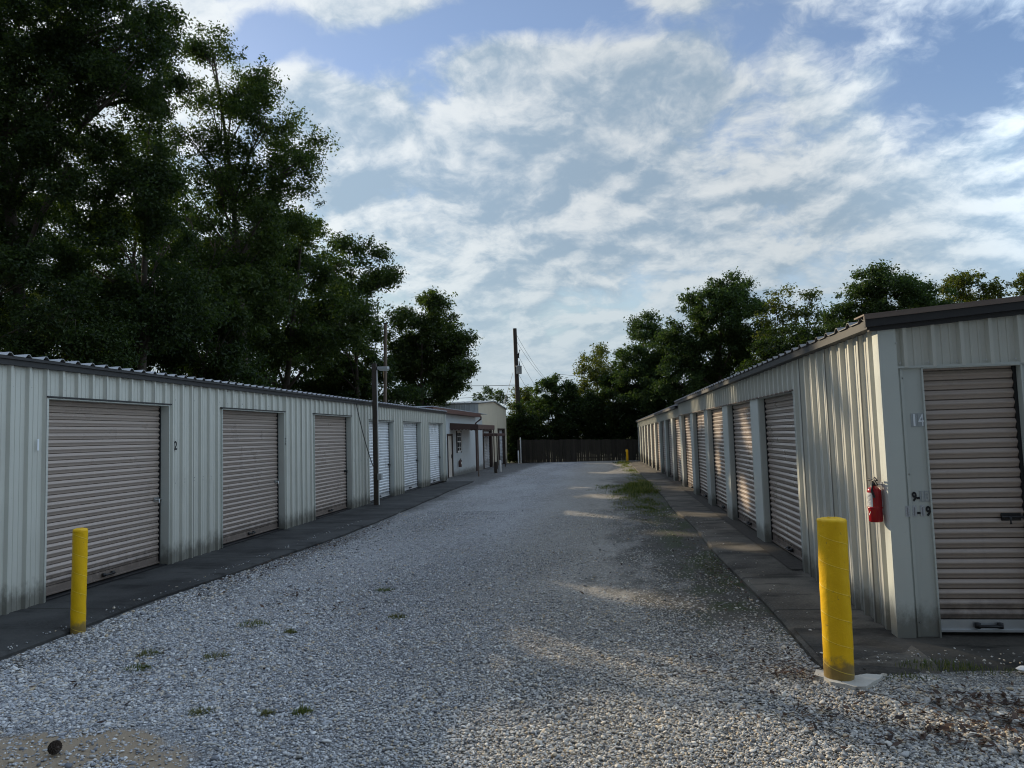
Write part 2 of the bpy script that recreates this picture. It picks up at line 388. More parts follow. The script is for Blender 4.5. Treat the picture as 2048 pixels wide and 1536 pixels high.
PEB = [(0.0, (0.13, 0.135, 0.15)), (0.18, (0.28, 0.29, 0.31)), (0.45, (0.46, 0.475, 0.50)), (0.60, (0.42, 0.40, 0.37)),
       (0.72, (0.58, 0.59, 0.60)), (0.82, (0.50, 0.40, 0.27)), (0.92, (0.66, 0.66, 0.65)), (1.0, (0.78, 0.78, 0.77))]
def sand_mask(t, c, x, y):
    n = t.noise(c, 2.4, 5, 0.6)
    a = t.math('DIVIDE', t.math('SUBTRACT', x, -3.0), 0.72)
    b = t.math('DIVIDE', t.math('SUBTRACT', y, 3.78), 0.30)
    r = t.math('SQRT', t.math('ADD', t.math('MULTIPLY', a, a), t.math('MULTIPLY', b, b)))
    return t.step(t.math('ADD', r, t.math('MULTIPLY', t.math('SUBTRACT', n, 0.5), 1.9)), 0.80, 1.05, 1.0, 0.0)
def make_gravel():
    m, t, out = mat('river gravel'); c = worldpos(t)
    x, y, z = t.sep(c)
    cw = t.vmath('ADD', c, t.vmath('SCALE', t.noisec(c, 30, 3), scale=0.014))
    v = t.vor(cw, 84)
    cellr = t.sep(v['Color'])[0]
    base = t.ramp(cellr, PEB)
    gap = t.step(v['Distance'], 0.34, 0.70, 0.0, 0.85)
    base = t.mix(gap, base, (0.035, 0.035, 0.036))
    v2 = t.vor(t.vmath('ADD', cw, (3.3, 1.1, 0.0)), 23)
    cl_ = t.sep(v2['Color'])[0]
    base = t.mix(t.math('MULTIPLY', t.step(cl_, 0.55, 1.0), 0.55), base, t.vmath('SCALE', base, scale=1.7))
    base = t.mix(t.math('MULTIPLY', t.step(cl_, 0.42, 0.0), 0.65), base, t.vmath('SCALE', base, scale=0.45))
    # fine grey crusher dust worn into the wheel tracks
    dust = t.noise(t.vmath('MULTIPLY', c, (0.55, 0.16, 1)), 1.0, 5, 0.6)
    fn = t.noise(c, 150, 3, 0.7)
    dcol = t.mix(t.step(fn, 0.35, 0.65), (0.20, 0.20, 0.205), (0.62, 0.62, 0.62))
    base = t.mix(t.math('MULTIPLY', t.step(dust, 0.40, 0.66), 0.5), base, dcol)
    trk = t.math('MULTIPLY', t.step(t.math('ABSOLUTE', t.math('ADD', x, t.math('ADD', 0.35, t.math('MULTIPLY', t.noise(c, 0.35, 2, 0.5), 0.8)))), 0.3, 1.5, 1.0, 0.0), t.step(y, 5.0, 8.0))
    base = t.mix(t.math('MULTIPLY', trk, 0.42), base, t.mix(fn, (0.20, 0.185, 0.16), (0.40, 0.375, 0.33)))
    base = t.mix(t.step(x, -2.2, 0.2, 0.0, 0.75), base, t.vmath('MULTIPLY', base, (1.0, 0.93, 0.80)))
    big = t.noise(t.vmath('MULTIPLY', c, (0.7, 0.35, 1)), 1.0, 6, 0.65)
    base = t.mix(t.math('MULTIPLY', t.step(big, 0.56, 0.74), 0.5), base, (0.20, 0.17, 0.13))
    # soil and moss along the foot of the right walk
    soiln = t.noise(t.vmath('MULTIPLY', c, (1.6, 0.8, 1)), 1.0, 6, 0.65)
    edge = t.step(t.math('ADD', x, t.math('MULTIPLY', t.math('SUBTRACT', soiln, 0.5), 3.4)), -0.15, 0.70)
    yy = t.math('MULTIPLY', t.step(y, 5.2, 7.0), t.step(y, 24, 30, 1.0, 0.25))
    soil = t.math('MULTIPLY', t.math('MULTIPLY', edge, yy), 0.88)
    base = t.mix(soil, base, t.mix(t.noise(c, 9, 5, 0.7), (0.022, 0.020, 0.015), (0.070, 0.064, 0.046)))
    mossn = t.noise(t.vmath('MULTIPLY', c, (2.6, 1.3, 1)), 1.0, 5, 0.6)
    moss = t.math('MULTIPLY', t.math('MULTIPLY', t.step(mossn, 0.46, 0.58), t.step(x, 0.45, 1.15)), yy)
    base = t.mix(t.math('MULTIPLY', moss, 0.9), base, t.mix(fn, (0.020, 0.030, 0.008), (0.06, 0.08, 0.02)))
    # dark grit against the left kerb
    el = t.step(t.math('ADD', x, t.math('MULTIPLY', t.math('SUBTRACT', soiln, 0.5), 1.2)), -4.75, -4.15, 0.7, 0.0)
    base = t.mix(el, base, (0.04, 0.036, 0.03))
    sm = sand_mask(t, c, x, y)
    base = t.mix(sm, base, t.mix(fn, (0.20, 0.15, 0.10), (0.36, 0.28, 0.19)))
    h = t.math('SUBTRACT', 1.0, v['Distance'])
    h = t.math('MULTIPLY', h, t.math('SUBTRACT', 1.0, t.math('MULTIPLY', sm, 0.9)))
    h = t.math('ADD', h, t.math('MULTIPLY', fn, 0.15))
    principled(t, out, base, 0.75, 0, 0.35, h, 0.9, 0.018)
    return m
M['gravel'] = make_gravel()
def make_pebble():
    m, t, out = mat('pebble stone')
    oi = t.node('ShaderNodeObjectInfo')
    base = t.ramp(oi.outputs['Random'], PEB)
    lx = t.sep(oi.outputs['Location'])[0]            # more tan dust on the stones towards the right of the lane
    base = t.mix(t.step(lx, -2.2, 0.2, 0.0, 0.75), base, t.vmath('MULTIPLY', base, (1.0, 0.93, 0.80)))
    n = t.noise(coords(t), 3.0, 4, 0.6)
    base = t.mix(t.math('MULTIPLY', n, 0.4), base, t.vmath('SCALE', base, scale=0.65))
    principled(t, out, base, 0.6, 0, 0.4)
    return m
M['pebble'] = make_pebble()
def make_soil():
    m, t, out = mat('yard soil'); c = worldpos(t)
    n = t.noise(c, 0.6, 7, 0.65)
    base = t.mix(n, (0.035, 0.03, 0.02), (0.07, 0.075, 0.035))
    principled(t, out, base, 0.95, 0, 0.2, t.noise(c, 9, 5, 0.7), 0.6, 0.05)
    return m
M['soil'] = make_soil()
def make_leaf(name, c0, c1, c2, trans=0.28):
    m, t, out = mat(name)
    g = t.node('ShaderNodeNewGeometry')
    rnd = g.outputs['Random Per Island']
    n = t.noise(g.outputs['Position'], 0.55, 3, 0.5)
    f = t.math('ADD', t.math('MULTIPLY', rnd, 0.55), t.math('MULTIPLY', n, 0.45))
    base = t.ramp(f, [(0.2, c0), (0.5, c1), (0.82, c2)])
    d = t.node('ShaderNodeBsdfDiffuse'); t.put(d.inputs[0], base)
    tr = t.node('ShaderNodeBsdfTranslucent')
    t.put(tr.inputs[0], t.vmath('MULTIPLY', base, (1.5, 1.7, 0.7)))
    gl = t.node('ShaderNodeBsdfGlossy'); t.put(gl.inputs[0], (0.8, 0.85, 0.9, 1)); t.put(gl.inputs[1], 0.45)
    m1 = t.node('ShaderNodeMixShader'); t.put(m1.inputs[0], trans); t.l.new(d.outputs[0], m1.inputs[1]); t.l.new(tr.outputs[0], m1.inputs[2])
    m2 = t.node('ShaderNodeMixShader'); t.put(m2.inputs[0], 0.02); t.l.new(m1.outputs[0], m2.inputs[1]); t.l.new(gl.outputs[0], m2.inputs[2])
    t.l.new(m2.outputs[0], out.inputs[0])
    return m
M['leaf_dark'] = make_leaf('dark oak leaves', (0.014, 0.025, 0.008), (0.028, 0.048, 0.012), (0.055, 0.080, 0.018), 0.33)
M['leaf_mid'] = make_leaf('mid green leaves', (0.024, 0.040, 0.011), (0.046, 0.072, 0.018), (0.085, 0.110, 0.027), 0.36)
M['leaf_yellow'] = make_leaf('yellow green leaves', (0.040, 0.056, 0.014), (0.080, 0.095, 0.022), (0.15, 0.145, 0.032), 0.36)
M['leaf_far'] = make_leaf('cool green leaves', (0.026, 0.048, 0.018), (0.052, 0.085, 0.028), (0.085, 0.125, 0.036), 0.28)
M['grass'] = make_leaf('grass blades', (0.04, 0.06, 0.014), (0.085, 0.115, 0.026), (0.24, 0.21, 0.09), 0.3)
M['grass_dry'] = make_leaf('tired weed blades', (0.07, 0.075, 0.03), (0.13, 0.135, 0.05), (0.24, 0.20, 0.10), 0.3)
M['litter'] = make_leaf('dead leaves', (0.028, 0.016, 0.011), (0.055, 0.032, 0.022), (0.12, 0.075, 0.05), 0.1)
M['cone'] = simple('pine cone scales', (0.05, 0.035, 0.025), 0.8, 0, 0.4, 40)
def make_fence():
    m, t, out = mat('weathered fence boards'); c = worldpos(t)
    g = t.node('ShaderNodeNewGeometry')
    n = t.noise(t.vmath('MULTIPLY', c, (16, 16, 0.8)), 1.0, 6, 0.65)
    base = t.mix(n, (0.028, 0.024, 0.019), (0.10, 0.088, 0.072))
    base = t.mix(t.math('MULTIPLY', g.outputs['Random Per Island'], 0.6), base, (0.028, 0.025, 0.021))
    principled(t, out, base, 0.9, 0, 0.2, n, 0.5, 0.01)
    return m
M['fence'] = make_fence()

# ------------------------------------------------------------------ sheet-metal generators
PANEL = [(0, 0), (.065, 1), (.19, 1), (.255, 0), (.45, 0), (.47, .14), (.53, .14), (.55, 0), (.73, 0), (.75, .14), (.81, .14), (.83, 0)]
def rib_profile(L, pitch, depth, phase=0.0, prof=PANEL):
    out = []
    k = math.floor(-phase / pitch) - 1
    while True:
        for f, h in prof:
            s_ = phase + (k + f) * pitch
            if s_ > L: break
            if s_ >= 0: out.append((s_, h * depth))
        k += 1
        if phase + k * pitch > L: break
    if not out or out[0][0] > 1e-4: out.insert(0, (0.0, 0.0))
    if out[-1][0] < L - 1e-4: out.append((L, 0.0))
    return out
def corrug(mb, P, u, n, L, zb, zt, pitch=0.235, depth=0.036, phase=0.0):
    """upright ribbed sheet starting at P, running L along u, outward normal n; zb / zt numbers or functions of s"""
    P, u, n = Vector(P), Vector(u), Vector(n)
    fb = zb if callable(zb) else (lambda s_: zb)
    ft = zt if callable(zt) else (lambda s_: zt)
    pr = rib_profile(L, pitch, depth, phase)
    lo = []; hi = []
    for s_, h in pr:
        q = P + u * s_ + n * h
        lo.append((q.x, q.y, fb(s_))); hi.append((q.x, q.y, ft(s_)))
    mb.strip([lo, hi] if n.cross(u).z < 0 else [hi, lo])
def roof_sheet(mb, x0, x1, z0, z1, y0, y1, pitch=0.30, depth=0.032, thick=0.006, zoff=lambda y: 0.0):
    """ribbed roof running from the eave x0 (height z0) to x1 (height z1), ribs side by side along Y"""
    pr = rib_profile(y1 - y0, pitch, depth, 0.05, [(0, 0), (.12, 1), (.24, 1), (.36, 0)])
    a = [(x0, y0 + s_, z0 + h + zoff(y0 + s_)) for s_, h in pr]
    b = [(x1, y0 + s_, z1 + h + zoff(y0 + s_)) for s_, h in pr]
    a2 = [(x, y, z - thick) for x, y, z in a]; b2 = [(x, y, z - thick) for x, y, z in b]
    mb.strip([a, b]); mb.strip([a2, a]); mb.strip([b2, a2])
def curtain(mb, P, u, n, W, zb, zt, pitch=0.077, amp=0.026):
    """roll-up curtain: stacked rounded corrugations with sharp grooves"""
    P, u, n = Vector(P), Vector(u), Vector(n)
    prof = [(0.0, -0.9), (0.07, -0.9), (0.10, 0.30), (0.26, 0.42), (0.40, 0.62), (0.52, 0.92), (0.62, 1.0), (0.74, 0.84), (0.86, 0.52), (0.97, 0.34)]
    z = zb; rows = []
    while z < zt - 1e-4:
        for f, h in prof:
            zz_ = z + f * pitch
            if zz_ > zt: break
            a = P + n * (h * amp)
            rows.append([(a.x, a.y, zz_), (a.x + u.x * W, a.y + u.y * W, zz_)])
        z += pitch
    if n.cross(u).z > 0: rows = [r[::-1] for r in rows]
    mb.strip(rows)
def text_part(name, s_, size, P, u, material, parent, align='CENTER', bold=0.004, lift=(0, 0, 0), squeeze=1.0):
    """flat lettering a few millimetres proud of an upright face"""
    cu = bpy.data.curves.new('lettering', 'FONT')
    cu.body = s_; cu.size = size; cu.align_x = align; cu.extrude = 0.0008; cu.offset = bold
    tmp = bpy.data.objects.new('lettering', cu); COL.objects.link(tmp)
    me = bpy.data.meshes.new_from_object(tmp.evaluated_get(bpy.context.evaluated_depsgraph_get()))
    bpy.data.objects.remove(tmp)
    u = Vector(u)
    nrm = u.cross(Vector((0, 0, 1)))
    mtx = Matrix(((u.x * squeeze, 0, nrm.x, P[0]), (u.y * squeeze, 0, nrm.y, P[1]), (0, 1, 0, P[2]), (0, 0, 0, 1)))
    me.transform(mtx); me.materials.clear(); me.materials.append(material); me.name = name
    o = bpy.data.objects.new(name, me); COL.objects.link(o); o.parent = parent
    return o
def panel_box(mb, P, u, W, z0, z1, t0, t1):
    """box on an upright face: from P along u by W, proud of the face from t0 to t1"""
    P, u = Vector(P), Vector(u); n = u.cross(Vector((0, 0, 1)))
    c = [P + n * t0, P + u * W + n * t0, P + u * W + n * t1, P + n * t1]
    vs = [(q.x, q.y, z0) for q in c] + [(q.x, q.y, z1) for q in c]
    mb.add(vs, [(0, 1, 2, 3)[::-1], (4, 5, 6, 7), (0, 1, 5, 4), (1, 2, 6, 5), (2, 3, 7, 6), (3, 0, 4, 7)])

def door_unit(parent, P, u, W, zb, zt, depth, curt_mat, frame_mat, handle_at=0.9, latch_mat=None, detail=True, lip=0.012, bar_mat=None, hand=True):
    """one roll-up door set back in its opening. P = left end of the opening on the wall face as seen from outside, u = to the right"""
    P, u = Vector(P), Vector(u); n = u.cross(Vector((0, 0, 1)))
    In = P - n * depth
    # frame: jamb returns, head return, thin proud edge strips
    fr = MB()
    panel_box(fr, P - u * 0.004, u, 0.012, zb - 0.02, zt, -depth - 0.05, lip + 0.018)
    panel_box(fr, P + u * (W - 0.008), u, 0.012, zb - 0.02, zt, -depth - 0.05, lip + 0.018)
    panel_box(fr, P + u * 0.008, u, W - 0.016, zt - 0.004, zt + 0.008, -depth - 0.05, lip + 0.020)
    fr.build('door_frame', frame_mat, parent)
    dr = MB()
    g = 0.022
    curtain(dr, In + u * g, u, n, W - 2 * g, zb + 0.10, zt + 0.04)
    # dark side guides
    d = dr.build('roll_up_door', curt_mat, parent)
    for q_ in (0.006, W - 0.032):
        gd = MB(); panel_box(gd, In + u * q_, u, 0.026, zb, zt, 0.004, 0.030)
        gd.build('door_guide', M['black'], parent)
    bb = MB()
    panel_box(bb, In + u * g, u, W - 2 * g, zb + 0.012, zb + 0.10, -0.006, 0.014)
    panel_box(bb, In + u * g, u, W - 2 * g, zb + 0.010, zb + 0.026, -0.006, 0.034)
    bb.build('bottom_bar', bar_mat or curt_mat, d)
    if hand:
        q = In + u * (W * handle_at)
        lt = MB()
        z0 = zb + 0.88
        panel_box(lt, q - u * 0.05, u, 0.14, z0 - 0.03, z0 + 0.035, 0.014, 0.024)
        a = q + n * 0.045 + Vector((0, 0, z0)) - u * 0.06
        lt.tube([a, a + u * 0.17], 0.011, 8)
        b = a + u * 0.05 - Vector((0, 0, 0.0))
        lt.tube([b + n * 0.0, b + n * 0.03, b + n * 0.03 - Vector((0, 0, 0.05))], 0.008, 6)
        lt.build('latch', latch_mat or M['steel'], d)
        hd = MB()
        c = In + u * (W * 0.52) + n * 0.035 + Vector((0, 0, zb + 0.06))
        hd.tube([c - u * 0.08, c - u * 0.08 + n * 0.03, c + u * 0.08 + n * 0.03, c + u * 0.08], 0.011, 8)
        for s_ in (-1, 1):
            hd.lathe([(0, -0.022), (0.022, -0.02), (0.022, 0.02), (0, 0.022)], tuple(c + u * (0.08 * s_)), 8)
        hd.build('lift_handle', M['black'], d)
    return d
def screws(mb, pts, n, r=0.006):
    n = Vector(n)
    for q in pts:
        q = Vector(q); mb.tube([q, q + n * 0.006], r, 6)

# ================================================================== GROUND
gsh = MB()
ys = [-25, 0, 10, 22, 30, 40, 50, 60, 80, 120, 400]
gsh.strip([[(-400, y, ground_z(min(y, 70)) - 0.10) , (400, y, ground_z(min(y, 70)) - 0.10)][::1] for y in ys])
tag(gsh.build('ground', M['soil']), kind='structure')
gv = MB()
gy = [-14, -6, 0, 4, 8, 12, 16, 20, 22, 24, 28, 32, 36, 40, 44, 48, 52.5]
gv.strip([[(x, y, ground_z(y) + 0.006 * math.sin(x * 1.7 + y)) for x in np.linspace(-16 if y < 5 else -7.4, 14 if y < 5.6 else 2.3, 12)] for y in gy])
tag(gv.build('gravel_lane', M['gravel']), kind='structure')
# left walk: low slab with a wandering outer edge
def edge_left(y):
    k = [(-6, -4.90), (5.3, -4.92), (7.3, -4.97), (9.2, -4.83), (12.5, -4.66), (15.8, -4.68), (20, -4.80), (25.9, -5.02), (27, -5.06)]
    for (a, xa), (b, xb) in zip(k, k[1:]):
        if a <= y <= b: return xa + (xb - xa) * (y - a) / (b - a)
    return k[-1][1]
sl = MB()
rows = []
for y in np.arange(2.0, 27.01, 0.5):
    e = edge_left(y) + 0.014 * math.sin(y * 2.3)
    z = slab_z(y)
    rows.append([(-6.30, y, z + 0.006), (e - 0.03, y, z), (e, y, z - 0.022), (e + 0.006, y, z - 0.25)])
sl.strip(rows)
sl.quad(rows[-1][0], rows[-1][1], (rows[-1][1][0], rows[-1][1][1], -0.3), (-6.30, rows[-1][0][1], -0.3))
tag(sl.build('pavement', M['slab_left']), kind='structure')
def edge_right(y):
    return 1.43 + 0.02 * math.sin(y * 1.1) - (0.05 if y > 14 else 0)
sr = MB(); rows = []
for y in [5.22, 5.34] + list(np.arange(5.5, 48.9, 0.5)) + [49.0]:
    e = edge_right(y) + (0.10 if y < 5.3 else 0.02 if y < 5.4 else 0); z = slab_z(y) - (0.07 if y < 5.3 else 0.012 if y < 5.4 else 0)
    rows.append([(e - 0.01, y, z - 0.25), (e, y, z - 0.02), (e + 0.03, y, z), (2.04, y, z + 0.004), (2.19, y, z + 0.006)])
sr.strip(rows)
tag(sr.build('pavement', M['slab_right']), kind='structure')
ss = MB(); rows = []
for x in np.linspace(1.46, 10.0, 36):
    yo = 5.16 + 0.05 * math.sin(x * 3.1) + 0.10 * (x - 1.46) * (0.5 if x < 3 else 0.1)
    rows.append([(x, yo, -0.075), (x, yo + 0.10, -0.030), (x, yo + 0.35, 0.0045), (x, 6.15, 0.0105)])
ss.strip([r[::-1] for r in rows])
tag(ss.build('apron', M['slab_south']), kind='structure')
gut = MB()
gut.strip([[(2.05, y, slab_z(y) + 0.016), (2.40, y, slab_z(y) + 0.016)] for y in np.arange(8.6, 48.7, 0.5)])
M['grit'] = simple('dirt and leaf grit', (0.05, 0.042, 0.032), 0.95, 0, 0.6, 26, bump=0.6)
tag(gut.build('door_gutter_dirt', M['grit']), kind='structure')

# ================================================================== LEFT STORAGE BUILDING
XL = -6.06
LB = thing('storage_building', 'long ivory ribbed storage building on the left with three tan and three white doors', 'storage building', (0, 0, 0))
L_OPEN = [(7.05, 9.24, 2.20), (10.63, 12.84, 2.20), (14.25, 16.43, 2.20), (17.72, 19.85, 2.13), (20.88, 22.90, 2.13), (24.08, 26.10, 2.13)]
wl = MB()
y = 4.6
U, N = (0, 1, 0), (1, 0, 0)
for a, b, zt in L_OPEN:
    corrug(wl, (XL, y, 0), U, N, a - y, 0.0, 2.56, phase=0.05)
    corrug(wl, (XL, a, 0), U, N, b - a, zt + 0.004, 2.56, phase=0.05 - (a - y) % 0.235)
    y = b
corrug(wl, (XL, y, 0), U, N, 26.62 - y, 0.0, 2.56, phase=0.03)
corrug(wl, (-10.0, 26.62, 0), (1, 0, 0), (0, 1, 0), 10.0 + XL, -0.1, 2.52)
corrug(wl, (-10.0, 4.6, 0), (1, 0, 0), (0, -1, 0), 10.0 + XL, -0.1, 2.52)
corrug(wl, (-10.0, 4.6, 0), (0, 1, 0), (-1, 0, 0), 22.02, -0.1, 2.42)
wl.build('wall', M['wall'], LB)
for q_ in (26.58, 4.55):
    ct = MB(); ct.box(XL - 0.05, XL + 0.042, q_, q_ + 0.08, 0.0, 2.55)
    ct.build('corner_trim', M['jamb'], LB)
sc_ = MB()
pts = []
for zc in (0.10, 1.12, 1.15, 2.30, 2.50):
    yy_ = 4.72
    while yy_ < 26.5:
        if not any(a - 0.02 < yy_ < b + 0.02 and zc < zt for a, b, zt in L_OPEN) and random.random() < 0.75:
            pts.append((XL + 0.001, yy_ + random.uniform(-0.01, 0.01), zc + random.uniform(-0.01, 0.01)))
        yy_ += 0.235
screws(sc_, pts, (1, 0, 0), 0.007)
tag(sc_.build('screw_heads', M['grey_print'], LB), kind='stuff')
for i, (a, b, zt) in enumerate(L_OPEN):
    white = i >= 3
    door_unit(LB, (XL, a, 0), U, b - a, 0.03, zt, 0.125, M['door_white'] if white else M['door_tan'], M['jamb'],
              handle_at=0.955, latch_mat=M['steel'] if i < 2 else M['black'])
    hd = MB(); hd.box(XL + 0.0, XL + 0.045, a - 0.03, b + 0.03, zt + 0.010, zt + 0.028)
    hd.build('drip_edge', M['trim_dark'], LB)
    th = MB(); th.box(XL - 0.20, XL + 0.004, a + 0.012, b - 0.012, 0.004, 0.022); th.build('threshold', M['black'], LB)
rf = MB(); roof_sheet(rf, XL + 0.09, -10.1, 2.615, 2.55, 4.5, 26.70, 0.235)
rf.build('roof', M['roof'], LB)
ev = MB(); ev.box(XL - 0.02, XL + 0.062, 4.5, 26.68, 2.52, 2.608)
ev.box(XL + 0.062, XL + 0.085, 4.5, 26.68, 2.578, 2.606)
ev.build('eave_trim', M['trim_dark'], LB)
text_part('unit_number', '2', 0.17, (XL + 0.028, 9.385, 1.585), U, M['black_paint'], LB, squeeze=0.9)
text_part('unit_number', '3', 0.17, (XL + 0.028, 12.90, 1.60), U, M['black_paint'], LB, squeeze=0.9)
text_part('unit_number', '1', 0.17, (XL + 0.028, 6.92, 1.64), U, M['sticker_white'], LB, squeeze=0.9)

# ================================================================== RIGHT STORAGE BUILDINGS
XR = 2.20
Y0, YS, YE = 5.94, 21.55, 48.6
COLS = [8.57, 10.61, 13.2, 15.7, 18.3, 21.0, 23.75, 26.45, 29.2, 32.0, 34.7, 37.4, 40.2, 42.9, 45.7, 48.35]
CW = 0.55
US, NS = (0, -1, 0), (-1, 0, 0)                 # along the west face, seen from the lane, right = towards the camera
RB = thing('storage_building', 'taller ivory ribbed storage building at right with the fire extinguisher on its wall', 'storage building')
wr = MB()
corrug(wr, (XR, 8.57, 0), US, NS, 8.57 - Y0 - 0.09, 0.0, 2.46, phase=0.06)
corrug(wr, (XR, YS, 0), US, NS, YS - 8.57, 2.065, 2.46, phase=0.1)
GS = 0.072                                       # roof slope of the gable end
ztop = lambda x: 2.40 + (x - XR) * GS
corrug(wr, (2.30, Y0, 0), (1, 0, 0), (0, -1, 0), 6.6, 2.085, lambda s_: ztop(2.30 + s_), phase=0.04, pitch=0.21)
corrug(wr, (3.30, Y0, 0), (1, 0, 0), (0, -1, 0), 5.6, 0.0, 2.085, phase=0.04, pitch=0.21)
corrug(wr, (8.9, Y0, 0), (0, 1, 0), (1, 0, 0), YS - Y0, -0.3, 2.5)
corrug(wr, (XR + 0.1, YS, 0), (1, 0, 0), (0, 1, 0), 6.6, -0.3, lambda s_: ztop(XR + s_))
wr.build('wall', M['wall'], RB)
tr = MB()
tr.box(XR - 0.034, XR + 0.10, Y0 - 0.036, Y0 + 0.085, 0.0, 2.395)       # corner trim
tr.build('corner_trim', M['jamb'], RB)
jp = MB()
jp.box(2.302, 2.478, Y0 - 0.016, Y0 + 0.14, 0.012, 2.080)                  # smooth jamb panel left of door 14
jp.box(2.29, 3.36, Y0 - 0.034, Y0 + 0.02, 2.078, 2.096)
jp.box(3.20, 3.30, Y0 - 0.016, Y0 + 0.14, 0.012, 2.076)
jp.build('door_surround', M['jamb'], RB)
D14 = door_unit(RB, (2.478, Y0 - 0.012, 0), (1, 0, 0), 0.722, 0.025, 2.074, 0.075, M['door_tan'], M['jamb'], handle_at=0.80, latch_mat=M['black'], bar_mat=M['alu'], lip=0.0)
for o in D14.children: pass
def column(parent, y, zt, w_=CW, zb=0.0):
    c = MB()
    c.box(XR - 0.004, XR + 0.13, y, y + w_, zb, zt, 0.006)
    return c.build('column', M['jamb'], parent)
for i in range(5):
    a = COLS[i] if i == 0 else COLS[i] + CW
    b = COLS[i + 1]
    if i == 0: a += 0.02
    door_unit(RB, (XR, b, 0), US, b - a, 0.03, 2.06, 0.115, M['door_tan'], M['jamb'], handle_at=0.90, latch_mat=M['black'], bar_mat=M['door_tan'], lip=-0.03)
    column(RB, b, 2.062)
cl_ = MB(); cl_.box(XR - 0.020, XR + 0.12, 8.575, 8.60, 0.0, 2.06); cl_.build('corner_trim', M['jamb'], RB)
hs = MB(); hs.box(XR - 0.030, XR + 0.13, 8.60, YS - 0.002, 2.063, 2.078); hs.build('header_trim', M['trim_brown'], RB)
rr = MB(); roof_sheet(rr, XR - 0.13, 9.1, 2.475, 2.475 + 7.03 * GS, Y0 - 0.06, YS + 0.03, 0.30)
rr.build('roof', M['roof_dark'], RB)
et = MB(); et.box(XR - 0.115, XR - 0.02, Y0 - 0.05, YS + 0.02, 2.40, 2.468)
et.build('eave_trim', M['trim_dark'], RB)
# raked fascia of the gable end: dark board below, faded brown cap above
def raked(mb, x0, x1, ya, yb, dz0, dz1):
    q = [(x0, ya), (x1, ya), (x1, yb), (x0, yb)]
    zz_ = [ztop(x) for x, _ in q]
    vs = [(x, y_, z + dz0) for (x, y_), z in zip(q, zz_)] + [(x, y_, z + dz1) for (x, y_), z in zip(q, zz_)]
    mb.add(vs, [(3, 2, 1, 0), (4, 5, 6, 7), (0, 1, 5, 4), (1, 2, 6, 5), (2, 3, 7, 6), (3, 0, 4, 7)])
fa = MB(); raked(fa, XR - 0.10, 9.0, Y0 - 0.055, Y0 - 0.012, -0.015, 0.035)
raked(fa, XR - 0.14, 9.1, Y0 - 0.095, Y0 - 0.057, 0.020, 0.108)
fa.build('rake_fascia', M['trim_dark'], RB)
cp = MB(); raked(cp, XR - 0.15, 9.12, Y0 - 0.105, Y0 + 0.12, 0.110, 0.122)
raked(cp, XR - 0.15, 9.12, Y0 - 0.110, Y0 - 0.097, 0.080, 0.109)
cp.build('rake_cap', M['trim_brown'], RB)
fs_ = MB()
pts = [(2.335, Y0 - 0.018, z) for z in (0.12, 1.25, 2.0)] + [(2.32 + 0.21 * k, Y0 - 0.03, 2.12) for k in range(5)] + [(2.30, Y0 - 0.036, 2.28)]
screws(fs_, pts, (0, -1, 0), 0.007)
pts = []
for zc in (0.10, 1.18, 2.30):
    for k in range(11): pts.append((XR - 0.001, 8.5 - 0.235 * k, zc + random.uniform(-0.012, 0.012)))
screws(fs_, pts, (-1, 0, 0), 0.006)
tag(fs_.build('screw_heads', M['steel'], RB), kind='stuff')
# seam strip on the jamb panel and the unit stickers
sm_ = MB(); sm_.box(2.318, 2.338, Y0 - 0.024, Y0 - 0.0165, 0.012, 2.075); sm_.build('seam_strip', M['jamb'], RB)
def sticker(x0, x1, z0, z1, m, lift=0.0):
    s_ = MB(); s_.box(x0, x1, Y0 - 0.0195 - lift, Y0 - 0.0165 - lift, z0, z1); return s_.build('number_sticker', m, RB)
UX = (1, 0, 0)
sticker(2.378, 2.424, 1.618, 1.722, M['sticker_grey']); sticker(2.4265, 2.476, 1.618, 1.722, M['sticker_grey'])
text_part('unit_number', '1', 0.135, (2.400, Y0 - 0.0212, 1.624), UX, M['sticker_white'], RB, squeeze=0.9, bold=0.0012)
text_part('unit_number', '4', 0.135, (2.4515, Y0 - 0.0212, 1.624), UX, M['sticker_white'], RB, squeeze=0.62, bold=0.0012)
zr = 1.045
text_part('unit_number', '9', 0.095, (2.362, Y0 - 0.0205, zr), UX, M['black_paint'], RB, squeeze=0.72)
text_part('unit_number', '-', 0.095, (2.389, Y0 - 0.0205, zr), UX, M['black_paint'], RB, squeeze=0.8)
sticker(2.402, 2.437, zr - 0.008, zr + 0.075, M['sticker_grey']); sticker(2.439, 2.475, zr - 0.008, zr + 0.075, M['sticker_grey'])
text_part('unit_number', '1', 0.095, (2.420, Y0 - 0.0212, zr), UX, M['sticker_faint'], RB, bold=0.002, squeeze=0.8)
text_part('unit_number', '3', 0.095, (2.457, Y0 - 0.0212, zr), UX, M['sticker_faint'], RB, bold=0.002, squeeze=0.8)
zr = 0.930
sticker(2.341, 2.372, zr - 0.006, zr + 0.080, M['sticker_silver']); sticker(2.283, 2.314, zr - 0.006, zr + 0.080, M['sticker_silver'], 0.019)
text_part('unit_number', '1', 0.095, (2.299, Y0 - 0.0402, zr), UX, M['grey_print'], RB, bold=0.001, squeeze=0.6)
text_part('unit_number', '1', 0.095, (2.357, Y0 - 0.0212, zr), UX, M['grey_print'], RB, bold=0.0, squeeze=0.6)
text_part('unit_number', '-', 0.095, (2.387, Y0 - 0.0205, zr), UX, M['black_paint'], RB, squeeze=0.8)
sticker(2.400, 2.432, zr - 0.006, zr + 0.080, M['sticker_silver'])
text_part('unit_number', '1', 0.095, (2.416, Y0 - 0.0212, zr), UX, M['grey_print'], RB, bold=0.001, squeeze=0.6)
